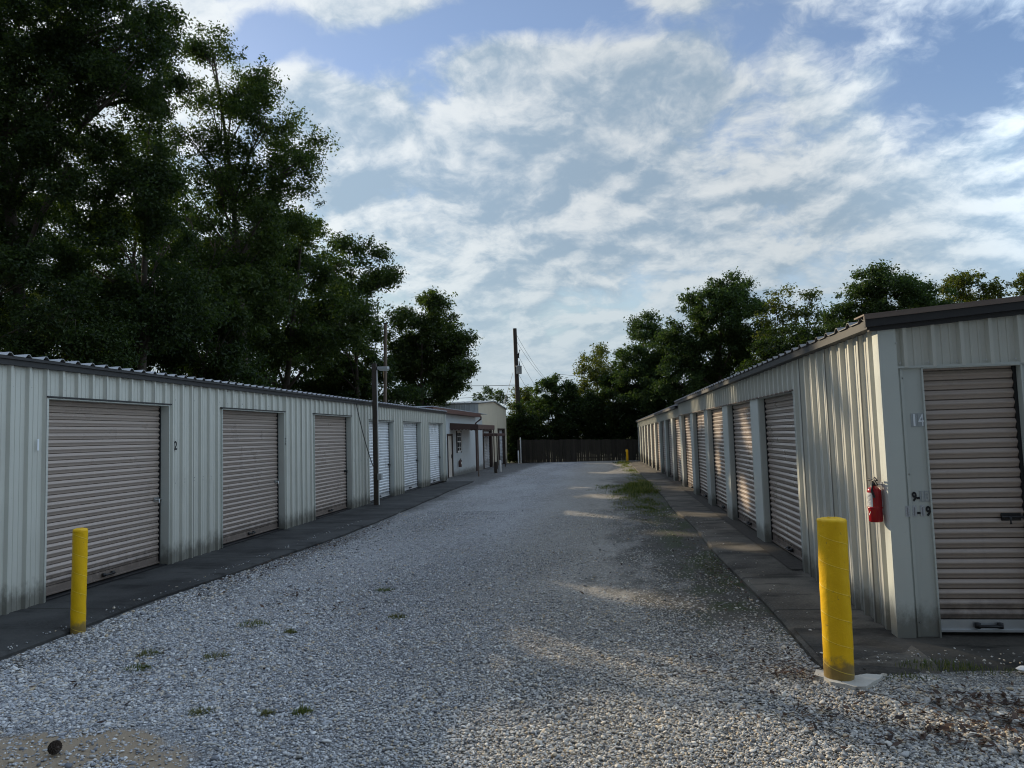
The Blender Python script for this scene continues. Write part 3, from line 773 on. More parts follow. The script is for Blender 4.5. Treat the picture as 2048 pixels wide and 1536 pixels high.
text_part('unit_number', '9', 0.10, (2.457, Y0 - 0.0205, zr), UX, M['black_paint'], RB, squeeze=0.75)

FB = thing('storage_building', 'lower sunlit ivory storage building continuing from the taller one to the fence', 'storage building')
wf = MB()
ze = lambda y_: 2.34 - (y_ - YS) * 0.0026
zl = lambda y_: 2.04 - (y_ - YS) * 0.0052
corrug(wf, (XR, YE, 0), US, NS, YE - YS - 0.004, lambda s_: zl(YE - s_), lambda s_: ze(YE - s_), phase=0.1)
corrug(wf, (XR, YE, 0), (1, 0, 0), (0, 1, 0), 6.6, -0.6, 2.4)
corrug(wf, (8.8, YS, 0), (0, 1, 0), (1, 0, 0), YE - YS, -0.6, 2.4)
wf.build('wall', M['wall'], FB)
for i in range(5, 15):
    a = COLS[i] + CW if i > 5 else COLS[i] + CW + 0.01
    b = COLS[i + 1]
    zb_ = slab_z((a + b) / 2)
    door_unit(FB, (XR, b, 0), US, b - a, zb_ + 0.03, zl((a + b) / 2), 0.115, M['door_tan'], M['jamb'], handle_at=0.90, latch_mat=M['black'], lip=-0.03)
    column(FB, b, zl(b) + 0.004, CW if i < 14 else 0.25, slab_z(b) - 0.02)
rr = MB(); roof_sheet(rr, XR - 0.13, 8.9, 2.37, 2.72, YS + 0.04, YE + 0.05, 0.30, zoff=lambda y_: -(y_ - YS) * 0.0026)
rr.build('roof', M['roof_dark'], FB)
et = MB()
for ya, yb in ((YS + 0.03, YE + 0.04),):
    za, zb_ = ze(ya), ze(yb)
    x0, x1 = XR - 0.12, XR - 0.03
    vs = [(x0, ya, za - 0.05), (x1, ya, za - 0.05), (x1, ya, za + 0.022), (x0, ya, za + 0.022), (x0, yb, zb_ - 0.05), (x1, yb, zb_ - 0.05), (x1, yb, zb_ + 0.022), (x0, yb, zb_ + 0.022)]
    et.add(vs, [(0, 1, 2, 3), (7, 6, 5, 4), (0, 3, 7, 4), (1, 5, 6, 2), (3, 2, 6, 7), (0, 4, 5, 1)])
et.build('eave_trim', M['trim_dark'], FB)

# ================================================================== WHITE ANNEX
XA = -7.0
AB = thing('annex_building', 'white ribbed annex with door and window under a brown awning beyond the left building', 'annex')
wa = MB()
ADR = (31.2, 32.1, 1.68)
corrug(wa, (XA, 27.4, 0), U, N, ADR[0] - 27.4, -0.4, 2.70, pitch=0.2, depth=0.018)
corrug(wa, (XA, ADR[0], 0), U, N, ADR[1] - ADR[0], ADR[2], 2.70, pitch=0.2, depth=0.018)
corrug(wa, (XA, ADR[1], 0), U, N, 40.4 - ADR[1], -0.5, 2.70, pitch=0.2, depth=0.018)
corrug(wa, (-8.9, 27.4, 0), (1, 0, 0), (0, -1, 0), 8.9 + XA, -0.4, 2.7)
corrug(wa, (-8.9, 27.4, 0), (0, 1, 0), (-1, 0, 0), 12.9, -0.5, 2.7)
wa.build('wall', M['wall_pale'], AB)
ra = MB(); roof_sheet(ra, XA + 0.32, -9.0, 2.86, 2.88, 27.3, 40.38, 0.3, 0.025); ra.build('roof', M['roof'], AB)
fr = MB(); fr.box(XA + 0.02, XA + 0.34, 27.3, 38.1, 2.66, 2.845, 0.01); fr.build('fascia', M['fascia_red'], AB)
df = MB()
for a, b in ((ADR[0] - 0.10, ADR[0]), (ADR[1], ADR[1] + 0.10)): df.box(XA - 0.05, XA + 0.04, a, b, -0.35, ADR[2] + 0.10)
df.box(XA - 0.05, XA + 0.038, ADR[0], ADR[1], ADR[2], ADR[2] + 0.098)
df.build('door_frame', M['brown_paint'], AB)
ad = MB(); ad.box(XA - 0.045, XA - 0.005, ADR[0] + 0.004, ADR[1] - 0.004, -0.2, ADR[2] - 0.004)
for za, zb_ in ((0.05, 0.65), (0.85, 1.5)): ad.box(XA - 0.005, XA + 0.004, ADR[0] + 0.15, ADR[1] - 0.15, za, zb_)
ado = ad.build('door', M['door_offwhite'], AB)
kn = MB(); kn.lathe([(0, -0.03), (0.03, -0.02), (0.03, 0.02), (0, 0.03)], (XA + 0.04, ADR[1] - 0.10, 0.75), 10); kn.box(XA - 0.004, XA + 0.02, ADR[1] - 0.13, ADR[1] - 0.07, 0.66, 0.84); kn.build('door_knob', M['black'], ado)
wn = MB(); wy0, wy1, wz0, wz1 = 33.15, 34.1, 0.92, 1.88
for a, b in ((wy0, wy0 + 0.05), (wy1 - 0.05, wy1)): wn.box(XA + 0.0, XA + 0.05, a, b, wz0, wz1)
for a, b in ((wz0, wz0 + 0.05), (wz1 - 0.05, wz1)): wn.box(XA + 0.0, XA + 0.048, wy0 + 0.05, wy1 - 0.05, a, b)
wn.box(XA + 0.0, XA + 0.044, wy0 + 0.05, wy1 - 0.05, 1.375, 1.425)
wn.box(XA + 0.0, XA + 0.042, 33.61, 33.64, wz0 + 0.05, 1.375); wn.box(XA + 0.0, XA + 0.042, 33.61, 33.64, 1.425, wz1 - 0.05)
for zc in (1.13, 1.65): wn.box(XA + 0.0, XA + 0.040, wy0 + 0.05, wy1 - 0.05, zc - 0.012, zc + 0.012)
wno = wn.build('window', M['white'], AB)
gp = MB(); gp.box(XA + 0.019, XA + 0.026, wy0 + 0.05, wy1 - 0.05, wz0 + 0.05, wz1 - 0.05); gp.build('pane', M['glass_dark'], wno)
wb = MB(); wb.box(XA + 0.0, XA + 0.055, wy0 - 0.05, wy0, wz0 - 0.05, wz1 + 0.05); wb.box(XA + 0.0, XA + 0.055, wy1, wy1 + 0.05, wz0 - 0.05, wz1 + 0.05)
wb.build('window_trim', M['brown_paint'], wno)
def awning(parent, x0, x1, ya, yb, zt, drop, m, post_m, posts, name='awning', slope=0.10):
    a = MB()
    # top sheet, slightly falling outwards
    a.add([(x0, ya, zt + slope), (x1, ya, zt), (x1, yb, zt), (x0, yb, zt + slope), (x0, ya, zt + slope - 0.02), (x1, ya, zt - 0.02), (x1, yb, zt - 0.02), (x0, yb, zt + slope - 0.02)],
          [(3, 2, 1, 0), (4, 5, 6, 7), (0, 1, 5, 4), (1, 2, 6, 5), (2, 3, 7, 6), (3, 0, 4, 7)])
    # valance with a scalloped lower edge on three sides
    def valance(p0, p1, zA, zB):
        L = (Vector(p1) - Vector(p0)).length; k = max(4, int(L / 0.16)); n = k * 6
        top = []; low = []
        for i in range(n + 1):
            f = i / n; q = Vector(p0).lerp(Vector(p1), f); zz_ = zA + (zB - zA) * f
            top.append((q.x, q.y, zz_)); low.append((q.x, q.y, zt - drop - 0.035 * abs(math.sin(math.pi * k * f))))
        a.strip([top, low])
        dd = (Vector(p1) - Vector(p0)).normalized(); o = Vector((dd.y, -dd.x)) * 0.008
        a.strip([[(x + o.x, y_ + o.y, z) for x, y_, z in low], [(x + o.x, y_ + o.y, z) for x, y_, z in top]])
    valance((x0, ya), (x1, ya), zt + slope - 0.001, zt - 0.001); valance((x1, ya), (x1, yb), zt - 0.001, zt - 0.001); valance((x1, yb), (x0, yb), zt - 0.001, zt + slope - 0.001)
    aw = a.build(name, m, parent)
    for q in posts:
        pm = MB(); pm.box(q[0] - 0.028, q[0] + 0.028, q[1] - 0.028, q[1] + 0.028, ground_z(q[1]) - 0.05, zt - 0.025); pm.build('awning_post', post_m, parent)
    return aw
awning(AB, XA + 0.03, -5.68, 31.7, 36.5, 2.17, 0.20, M['awning'], M['trim_brown'], [(-5.72, 31.76), (-5.72, 36.44)])
dsp = MB(); dsp.tube([(XA + 0.36, 38.0, 2.7), (XA + 0.36, 38.0, 2.55), (XA + 0.07, 38.0, 2.35), (XA + 0.07, 38.0, -0.3)], 0.045, 8); dsp.build('downspout', M['awning'], AB)

# ================================================================== CREAM GABLED BUILDING
XC = -7.2
CB = thing('gabled_building', 'cream gabled building with two brown framed white doors ending the left row', 'gabled building')
wc = MB()
CY0, CY1, CYR = 40.42, 52.0, 46.2
def cz(y_): return 3.50 + (0.34 * (1 - abs(y_ - CYR) / (CYR - CY0)) if y_ < CYR else 0.34 * (1 - (y_ - CYR) / (CY1 - CYR)))
C_OPEN = [(41.3, 45.0, 2.02), (47.6, 50.8, 2.12)]
y = CY0
for a, b, zt in C_OPEN:
    y_0 = y
    corrug(wc, (XC, y, 0), U, N, a - y, -0.6, lambda s_, y_0=y_0: cz(y_0 + s_), pitch=0.3, depth=0.02)
    corrug(wc, (XC, a, 0), U, N, b - a, zt, lambda s_, a=a: cz(a + s_), pitch=0.3, depth=0.02)
    y = b
y_0 = y
corrug(wc, (XC, y, 0), U, N, CY1 - y, -0.6, lambda s_: cz(y_0 + s_), pitch=0.3, depth=0.02)
wc.build('wall', M['wall_cream'], CB)
wcs = MB()
corrug(wcs, (-17, CY0, 0), (1, 0, 0), (0, -1, 0), 17 + XC, -0.5, 3.50, pitch=0.3, depth=0.02)
corrug(wcs, (-17, CY1, 0), (1, 0, 0), (0, 1, 0), 17 + XC, -0.5, 3.50, pitch=0.3, depth=0.02)
wcs.build('side_wall', M['wall_pale'], CB)  # side walls of the cream building: bluish shade put into the sheet colour
rc = MB()
for ya, yb in ((CY0 - 0.12, CYR), (CYR, CY1 + 0.12)):
    za = 3.515 if ya < CYR - 1 else 3.86; zb_ = 3.86 if ya < CYR - 1 else 3.515
    rc.add([(XC + 0.10, ya, za), (XC + 0.10, yb, zb_), (-17.2, yb, zb_), (-17.2, ya, za), (XC + 0.10, ya, za + 0.06), (XC + 0.10, yb, zb_ + 0.06), (-17.2, yb, zb_ + 0.06), (-17.2, ya, za + 0.06)],
           [(0, 1, 2, 3), (7, 6, 5, 4), (0, 4, 5, 1), (1, 5, 6, 2), (2, 6, 7, 3), (3, 7, 4, 0)])
    k = -16.8
    while k < XC:
        rc.add([(k, ya, za + 0.058), (k + 0.05, ya, za + 0.058), (k + 0.05, yb, zb_ + 0.058), (k, yb, zb_ + 0.058), (k + .01, ya, za + 0.095), (k + 0.04, ya, za + 0.095), (k + 0.04, yb, zb_ + 0.095), (k + .01, yb, zb_ + 0.095)],
               [(4, 5, 6, 7), (0, 4, 7, 3), (1, 2, 6, 5), (0, 1, 5, 4), (3, 7, 6, 2)]); k += 0.4
rc.build('roof', M['roof'], CB)
for a, b, zt in C_OPEN:
    f = MB()
    f.box(XC - 0.17, XC + 0.05, b - 0.55, b - 0.002, -0.55, zt - 0.003); f.box(XC - 0.17, XC + 0.03, a + 0.002, a + 0.62, -0.55, zt - 0.003)
    f.box(XC - 0.17, XC + 0.025, a + 0.62, b - 0.55, zt - 0.10, zt - 0.004)
    f.build('door_frame', M['brown_paint'], CB)
    d = MB(); curtain(d, (XC - 0.10, a + 0.62, 0), U, N, b - a - 1.17, -0.36, zt - 0.1, 0.10, 0.02)
    d.build('roll_up_door', M['door_white'], CB)
awning(CB, XC + 0.03, -6.22, 40.95, 44.3, 1.76, 0.13, M['awning'], M['brown_paint'], [(-6.26, 41.02), (-6.26, 44.2)], slope=0.04)

# ================================================================== THINGS ON AND BY THE BUILDINGS
def extinguisher(loc, label, small=False):
    """wall fire extinguisher facing -X or +X; local +X points out of the wall"""
    t = thing('fire_extinguisher', label, 'fire extinguisher', loc, None)
    b = MB()
    r, h = 0.052, 0.235
    b.lathe([(0, 0.0), (r * 0.85, 0.0), (r, 0.008), (r, h), (r * 0.96, h + 0.018), (r * 0.75, h + 0.034), (r * 0.42, h + 0.044), (r * 0.32, h + 0.056), (0, h + 0.058)], (0.07, 0, 0), 28)
    b.lathe([(r + 0.0005, 0.105), (r + 0.0035, 0.107), (r + 0.0035, 0.116), (r + 0.0005, 0.118)], (0.07, 0, 0), 28)
    bd = b.build('cylinder', M['red'], t)
    lb = MB()
    def patch(a0, a1, z0, z1, rr_):
        rows = [[(0.07 + rr_ * math.cos(a), rr_ * math.sin(a), z) for a in np.linspace(a0, a1, 14)] for z in (z0, z1)]
        lb.strip(rows)
    patch(-1.25, 0.95, 0.122, 0.232, r + 0.001); lb.build('label', M['white'], bd)
    lb = MB()
    for k in range(9): patch(-1.1 + 0.1 * (k % 2), 0.3 + 0.4 * ((k * 7) % 3) / 2, 0.130 + k * 0.010, 0.134 + k * 0.010, r + 0.0018)
    lb.build('label_print', M['grey_print'], bd)
    lb = MB()
    lb.add([(0.07 + (r + 0.001) * math.cos(a), (r + 0.001) * math.sin(a), z) for a, z in ((-0.1, 0.088), (0.55, 0.084), (0.25, 0.052))], [(0, 1, 2)])
    lb.build('white_arrow', M['white'], bd)
    v = MB()
    v.lathe([(0.020, h + 0.05), (0.022, h + 0.075), (0.016, h + 0.09), (0, h + 0.092)], (0.07, 0, 0), 12)
    v.tube([(0.06, -0.012, h + 0.085), (0.10, -0.02, h + 0.098), (0.075, 0.045, h + 0.088), (0.07, 0.075, h + 0.060)], 0.009, 8)
    v.tube([(0.06, -0.005, h + 0.105), (0.075, 0.04, h + 0.115), (0.07, 0.072, h + 0.095)], 0.008, 8)
    v.build('valve_handle', M['black'], t)
    g = MB(); g.lathe([(0, -0.006), (0.014, -0.006), (0.014, 0.006), (0, 0.006)], (0.07, -0.028, h + 0.082), 12); g.build('pressure_gauge', M['steel'], t)
    ho = MB(); ho.tube([(0.08, 0.015, h + 0.075), (0.10, 0.045, h + 0.055), (0.105, 0.052, h + 0.01), (0.09, 0.056, h - 0.04)], 0.009, 8); ho.build('hose', M['black'], t)
    br = MB(); br.box(0.0, 0.012, -0.02, 0.02, 0.05, h + 0.08); br.box(0.004, 0.06, -0.012, 0.012, h + 0.056, h + 0.066); br.build('bracket', M['steel'], t)
    return t
ex = extinguisher((XR - 0.026, 6.02, 0.875), 'red fire extinguisher with white label hung on the right building near its corner')
ex.rotation_euler = (0, 0, math.pi); ex.scale = (1.0, 1.0, 1.0)
e2 = thing('fire_extinguisher', 'small dark fire extinguisher on the white annex wall below its window', 'fire extinguisher', (XA + 0.02, 33.35, 0.20))
b = MB(); b.lathe([(0, 0), (0.075, 0.0), (0.08, 0.01), (0.08, 0.26), (0.05, 0.31), (0.025, 0.33), (0, 0.335)], (0.09, 0, 0), 16); b.build('cylinder', M['fascia_red'], e2)
b = MB(); b.tube([(0.09, 0, 0.33), (0.09, 0.0, 0.37), (0.12, 0.08, 0.39)], 0.016, 6); b.tube([(0.10, 0.02, 0.36), (0.14, 0.1, 0.3), (0.13, 0.11, 0.18)], 0.014, 6); b.build('valve_handle', M['black'], e2)
b = MB(); b.strip([[(0.09 + 0.081 * math.cos(a), 0.081 * math.sin(a), z) for a in np.linspace(-0.7, 1.0, 8)] for z in (0.13, 0.23)]); b.build('label', M['white'], e2)

def bollard(loc, r, h, label, lean=(0, 0), seams=5, footing=False):
    t = thing('bollard', label, 'bollard', loc, 'yellow bollards')
    b = MB(); prof = [(r, -0.10)]
    nz = 60
    rows = []; n = 40
    zs = list(np.linspace(-0.10, h - 0.012, nz))
    vs = []; fs = []
    for i, z in enumerate(zs):
        for k in range(n):
            a = 2 * math.pi * k / n
            # spiral paint seams standing slightly proud
            ph = (z * seams / h + k / n) % 1.0
            bump = 0.0016 if ph < 0.05 else 0.0
            rr_ = r + bump + 0.0012 * math.sin(a * 3 + z * 9) + 0.0008 * math.sin(z * 37 + a * 2)
            vs.append((rr_ * math.cos(a), rr_ * math.sin(a), z))
    for i in range(nz - 1):
        for k in range(n): fs.append((i * n + k, i * n + (k + 1) % n, (i + 1) * n + (k + 1) % n, (i + 1) * n + k))
    b.add(vs, fs, True)
    b.build('pipe', M['yellow'], t)
    c = MB(); pr = [(r * 1.0, h - 0.014), (r * 1.005, h - 0.004), (r * 0.95, h + 0.006), (r * 0.7, h + 0.012), (r * 0.35, h + 0.016), (0.001, h + 0.017)]
    vs = []; fs = []
    for i, (q, z) in enumerate(pr):
        for k in range(n):
            a = 2 * math.pi * k / n
            jz = random.uniform(-0.004, 0.004) if 0 < i else 0
            vs.append((q * math.cos(a), q * math.sin(a), z + jz))
    for i in range(len(pr) - 1):
        for k in range(n): fs.append((i * n + k, i * n + (k + 1) % n, (i + 1) * n + (k + 1) % n, (i + 1) * n + k))
    c.add(vs, fs, True); c.build('concrete_cap', M['yellow'], t)
    if footing:
        f = MB()
        for poly in ([(-0.15, 0.03), (-0.10, -0.02), (-0.085, -0.10), (-0.02, -0.15), (-0.03, 0.09), (-0.11, 0.13)], [(-0.015, -0.155), (0.03, -0.19), (0.10, -0.19), (0.17, -0.10), (0.24, -0.02), (0.29, 0.05), (0.20, 0.07), (0.10, 0.02), (-0.01, -0.09)]):
            top = [(x + random.uniform(-.006, .006), y_ + random.uniform(-.006, .006), -0.012 + random.uniform(-0.003, 0.003)) for x, y_ in poly]
            low = [(x * 1.05, y_ * 1.05, -0.10) for x, y_ in poly]; m_ = len(poly)
            f.add(top + low, [tuple(range(m_))] + [(i, m_ + i, m_ + (i + 1) % m_, (i + 1) % m_) for i in range(m_)])
        f.build('footing', M['footing'], t)
    t.rotation_euler = (lean[0], lean[1], 0)
    return t
bollard((1.485, 5.10, -0.01), 0.094, 1.02, 'thick yellow painted bollard in pale footing before the corner of the right building', (0, 0.012), 6, True)
bollard((-4.88, 6.10, -0.04), 0.062, 0.93, 'slim yellow bollard before the first tan door of the left building', (0, 0.012), 2)
bollard((1.38, 47.3, ground_z(47.3)), 0.075, 0.80, 'small distant yellow bollard at the fence end of the right walk', (0, 0), 2)

# lamp post on the left walk
LP = thing('lamp_post', 'dark square lamp post standing on the left walk before a white door', 'lamp post', (-5.74, 17.36, 0))
b = MB(); b.box(-0.06, 0.055, -0.055, 0.055, -0.05, 3.56, 0.012); b.build('post', M['wood_dark'], LP)
b = MB(); b.tube([(0.072, -0.03, 0.0), (0.072, -0.03, 3.38)], 0.017, 8); b.build('conduit', M['pvc'], LP)
b = MB(); b.box(0.058, 0.165, -0.09, 0.03, 0.62, 0.78, 0.01); b.build('junction_box', M['transformer'], LP)
b = MB(); b.tube([(0.0, 0, 3.44), (0.14, 0, 3.46), (0.28, 0, 3.44)], 0.02, 8); b.build('arm', M['black'], LP)
b = MB(); b.prism([(0.10, -0.09), (0.36, -0.09), (0.38, 0), (0.36, 0.09), (0.10, 0.09)], 3.40, 3.47); lh = b.build('lamp_head', M['transformer'], LP)
b = MB(); b.box(0.14, 0.35, -0.07, 0.07, 3.372, 3.399); b.build('lens', M['lens'], lh)
def wire(name, label, pts, sag=0.3, r=0.008, cat='cable', group=None, seg=16):
    a, b_ = Vector(pts[0]), Vector(pts[1])
    P = [a.lerp(b_, i / seg) - Vector((0, 0, sag * 4 * (i / seg) * (1 - i / seg))) for i in range(seg + 1)]
    m = MB(); m.tube(P, r, 5)
    return tag(m.build(name, M['wire']), label, cat, group)
wire('lamp_cable', 'thin dark cable hanging from the left eave down to the lamp post', [(XL + 0.06, 16.7, 2.54), (-5.80, 17.30, 0.98)], 0.12, 0.011)

# posts near the annex and the fence
def stub(name, loc, r, h, m, label, square=False):
    b = MB()
    b.lathe([(r, -0.15), (r, h - 0.01), (r * 0.8, h), (0.001, h + 0.004)], (0, 0, 0), 12) if not square else b.box(-r, r, -r, r, -0.15, h, 0.004)
    o = b.build(name, m); o.location = loc
    return tag(o, label, 'post')
stub('guard_post', (-5.42, 34.9, ground_z(35)), 0.07, 0.55, M['wood_dark'], 'short dark wooden guard post by the awning of the white annex', True)
stub('pipe_post', (-5.40, 36.3, ground_z(36)), 0.055, 0.58, M['pvc'], 'short pale pipe post just behind the dark stub by the awning')
stub('pipe_post', (-6.13, 50.0, ground_z(50)), 0.05, 0.92, M['pvc'], 'short pale post at the left end of the fence')
stub('fence_post', (-6.12, 51.4, ground_z(51)), 0.045, 1.85, M['pvc'], 'tall thin pale post before the left end of the fence')

# wooden fence
FN = thing('wooden_fence', 'dark weathered picket privacy fence closing the far end of the lane', 'fence', (0, 51.8, 0))
b = MB(); x = -6.4
while x < 12:
    wd = 0.14
    f = (x + 6.2) / 8.2
    top = 1.27 - 0.19 * min(f, 1.6) + random.uniform(-0.035, 0.03)
    bot = -0.60 + 0.08 * f
    dxx = random.uniform(-0.012, 0.012)
    b.add([(x + dxx, 0.0, bot), (x + wd + dxx, 0.0, bot), (x + wd, 0.0, top - 0.03), (x + wd - 0.03, 0.0, top), (x + 0.03, 0.0, top), (x, 0.0, top - 0.03)] +
          [(x + dxx, 0.02, bot), (x + wd + dxx, 0.02, bot), (x + wd, 0.02, top - 0.03), (x + wd - 0.03, 0.02, top), (x + 0.03, 0.02, top), (x, 0.02, top - 0.03)],
          [(0, 1, 2, 3, 4, 5), (11, 10, 9, 8, 7, 6)] + [(i, i + 6, (i + 1) % 6 + 6, (i + 1) % 6) for i in range(6)])
    x += wd + random.uniform(0.004, 0.016)
b.build('pickets', M['fence'], FN)
b = MB()
for z in (-0.2, 0.75): b.box(-6.4, 12, 0.022, 0.06, z, z + 0.09)
b.build('rails', M['fence'], FN)

# utility poles and wires
UPY = 54.0
u0 = pix(1036, 812, UPY); u1 = pix(1029.5, 657, UPY)
UP = thing('utility_pole', 'tall leaning brown utility pole with a grey transformer rising behind the fence', 'utility pole', (u0.x - 0.1, UPY, -0.5))
o_ = UP.location
dirp = (u1 - u0); base = u0 - dirp * (u0.z + 0.5) / dirp.z
L0 = base - o_
b = MB(); b.tube([L0, L0.lerp(u1 - o_, 0.5), u1 - o_], [0.20, 0.175, 0.145], 12); b.build('pole', M['wood_dark'], UP)
tq = pix(1038.5, 748, UPY) - o_
b = MB(); b.lathe([(0, 0), (0.20, 0.0), (0.22, 0.03), (0.22, 0.56), (0.235, 0.57), (0.235, 0.60), (0.15, 0.64), (0, 0.65)], (tq.x, -0.12, tq.z), 18); tk = b.build('transformer', M['transformer'], UP)
b = MB(); b.tube([(tq.x + 0.05, -0.12, tq.z + 0.62), (tq.x + 0.03, -0.12, tq.z + 0.98)], [0.05, 0.03], 8); b.build('bushing', M['black'], tk)
cq = pix(1037, 708, UPY) - o_
b = MB(); b.tube([(cq.x - 0.18, 0, cq.z - 0.12), (cq.x + 0.03, -0.02, cq.z), (cq.x + 0.12, -0.02, cq.z + 0.32)], 0.045, 8); b.tube([(cq.x - 0.02, -0.02, cq.z - 0.32), (cq.x + 0.03, -0.02, cq.z + 0.1)], 0.05, 8); b.build('cutout_fuse', M['black'], UP)
FP = thing('utility_pole', 'far off utility pole tip with a crossarm above the bushes right of the tall pole', 'utility pole', tuple(pix(1116, 900, 95)))
t_ = pix(1116, 752, 95); h_ = t_.z - FP.location.z
b = MB(); b.tube([(0, 0, 0), (0, 0, h_)], [0.26, 0.2], 8); b.build('pole', M['wood_dark'], FP)
b = MB(); b.box(-0.9, 0.9, -0.06, 0.06, h_ - 0.45, h_ - 0.33); b.tube([(0, 0, h_), (0.05, 0, h_ + 0.5)], 0.05, 6); b.build('crossarm', M['wood_dark'], FP)
BP = thing('wooden_pole', 'thin pale brown pole standing behind the left building among the trees above the lamp', 'pole', tuple(pix(770, 860, 31)))
t_ = pix(771, 648, 31) - BP.location
b = MB(); b.tube([(0, 0, 0), t_], [0.085, 0.07], 10); b.build('shaft', M['wood_pole'], BP)
b = MB(); b.box(t_.x - 0.09, t_.x + 0.09, -0.09, 0.09, t_.z - 0.002, t_.z + 0.05); b.build('pole_cap', M['trim_dark'], BP)
def pw(a, b_, d0, d1, label, sag, r=0.012):
    wire('power_line', label, [pix(a[0], a[1], d0), pix(b_[0], b_[1], d1)], sag, r, 'power line', 'power lines around the utility pole')
pw((1032, 668), (1116, 775), UPY, 95, 'uppermost power line running from the top of the tall pole down to the right', 0.8)
pw((1034, 684), (1114, 772), UPY, 95, 'second power line from the tall pole running down to the right', 0.8)
pw((1037, 712), (1112, 815), UPY, 95, 'power line leaving the fuse of the tall pole to the right', 0.8)
pw((1038, 750), (1108, 845), UPY, 95, 'lowest power line leaving the transformer to the right', 0.5)
pw((1031, 770), (600, 735), UPY, 62, 'power line running left from the tall pole behind the round tree', 0.6, 0.02)
pw((1033, 788), (600, 788), UPY, 66, 'lower power line running left from the tall pole above the gabled roof', 0.5, 0.016)
pw((1026, 745), (1004, 822), UPY - 0.3, UPY - 1.5, 'slanting guy wire on the left of the tall pole', 0.0, 0.014)
pw((1116, 748), (1500, 742), 95, 90, 'far off power line crossing the sky behind the right trees', 0.8, 0.02)

# ================================================================== TREES
def leaf_cloud(centers, radii, counts, size, aspect=0.5, squash=0.75, up=0.35, rng=RNG):
    """leaf quads scattered in clumps; returns vertices and faces"""
    idx = np.repeat(np.arange(len(centers)), counts)
    n = len(idx)
    d = rng.normal(size=(n, 3)); d /= np.linalg.norm(d, axis=1, keepdims=True) + 1e-9
    rr_ = np.abs(rng.normal(0.62, 0.30, n))
    pos = centers[idx] + d * (rr_ * radii[idx])[:, None] * np.array([1, 1, squash])
    nrm = rng.normal(size=(n, 3)) + np.array([0, 0, up * 2]) + d * 0.6
    nrm /= np.linalg.norm(nrm, axis=1, keepdims=True)
    t = rng.normal(size=(n, 3)) + np.array([0, 0, -0.45])
    t -= nrm * np.sum(t * nrm, axis=1, keepdims=True); t /= np.linalg.norm(t, axis=1, keepdims=True) + 1e-9
    s_ = np.cross(nrm, t)
    L = size * rng.uniform(0.6, 1.35, n)[:, None]; W = L * aspect
    fold = nrm * L * 0.10
    v = np.stack([pos - t * L * 0.5, pos + s_ * W * 0.5 + fold, pos + t * L * 0.5, pos - s_ * W * 0.5 + fold], axis=1).reshape(-1, 3)
    f = np.arange(4 * n).reshape(n, 4)
    return v, f
SV = np.array(tuple(SUNV))
SUN_GAPS = [((-0.4, 3.9, 0), .42), ((0.9, 4.0, 0), .40), ((0.2, 4.3, 0), .3), ((-1.3, 5.6, 0), .30), ((-0.5, 5.9, 0), .26), ((0.3, 5.4, 0), .28), ((0.2, 7.5, 0), .26),
            ((1.9, 4.5, 0), .25), ((2.2, 6.05, 1.0), .40), ((2.2, 6.25, 2.1), .34), ((2.2, 6.9, 1.5), .22), ((2.2, 7.1, .4), .24), ((2.2, 7.7, 1.9), .22), ((2.2, 8.3, .9), .2),
            ((2.3, 12.5, 0.5), .26), ((2.3, 12.2, 1.6), .26), ((2.2, 15.0, 2.25), .34), ((2.3, 15.2, 0.9), .18), ((2.2, 12.3, 2.25), .24), ((2.2, 17.6, 2.2), .4), ((2.3, 20.2, 1.2), .34),
            ((2.3, 20.0, 0.3), .3), ((2.2, 24.0, 2.2), .3), ((2.2, 22.6, 1.0), .3), ((1.7, 10.3, 0), .22), ((1.8, 14.2, 0), .25), ((1.0, 12.2, 0), .25), ((-0.5, 15, 0), .25), ((0.0, 19.0, 0), .35),
            ((-1.0, 22.5, 0), .35)]
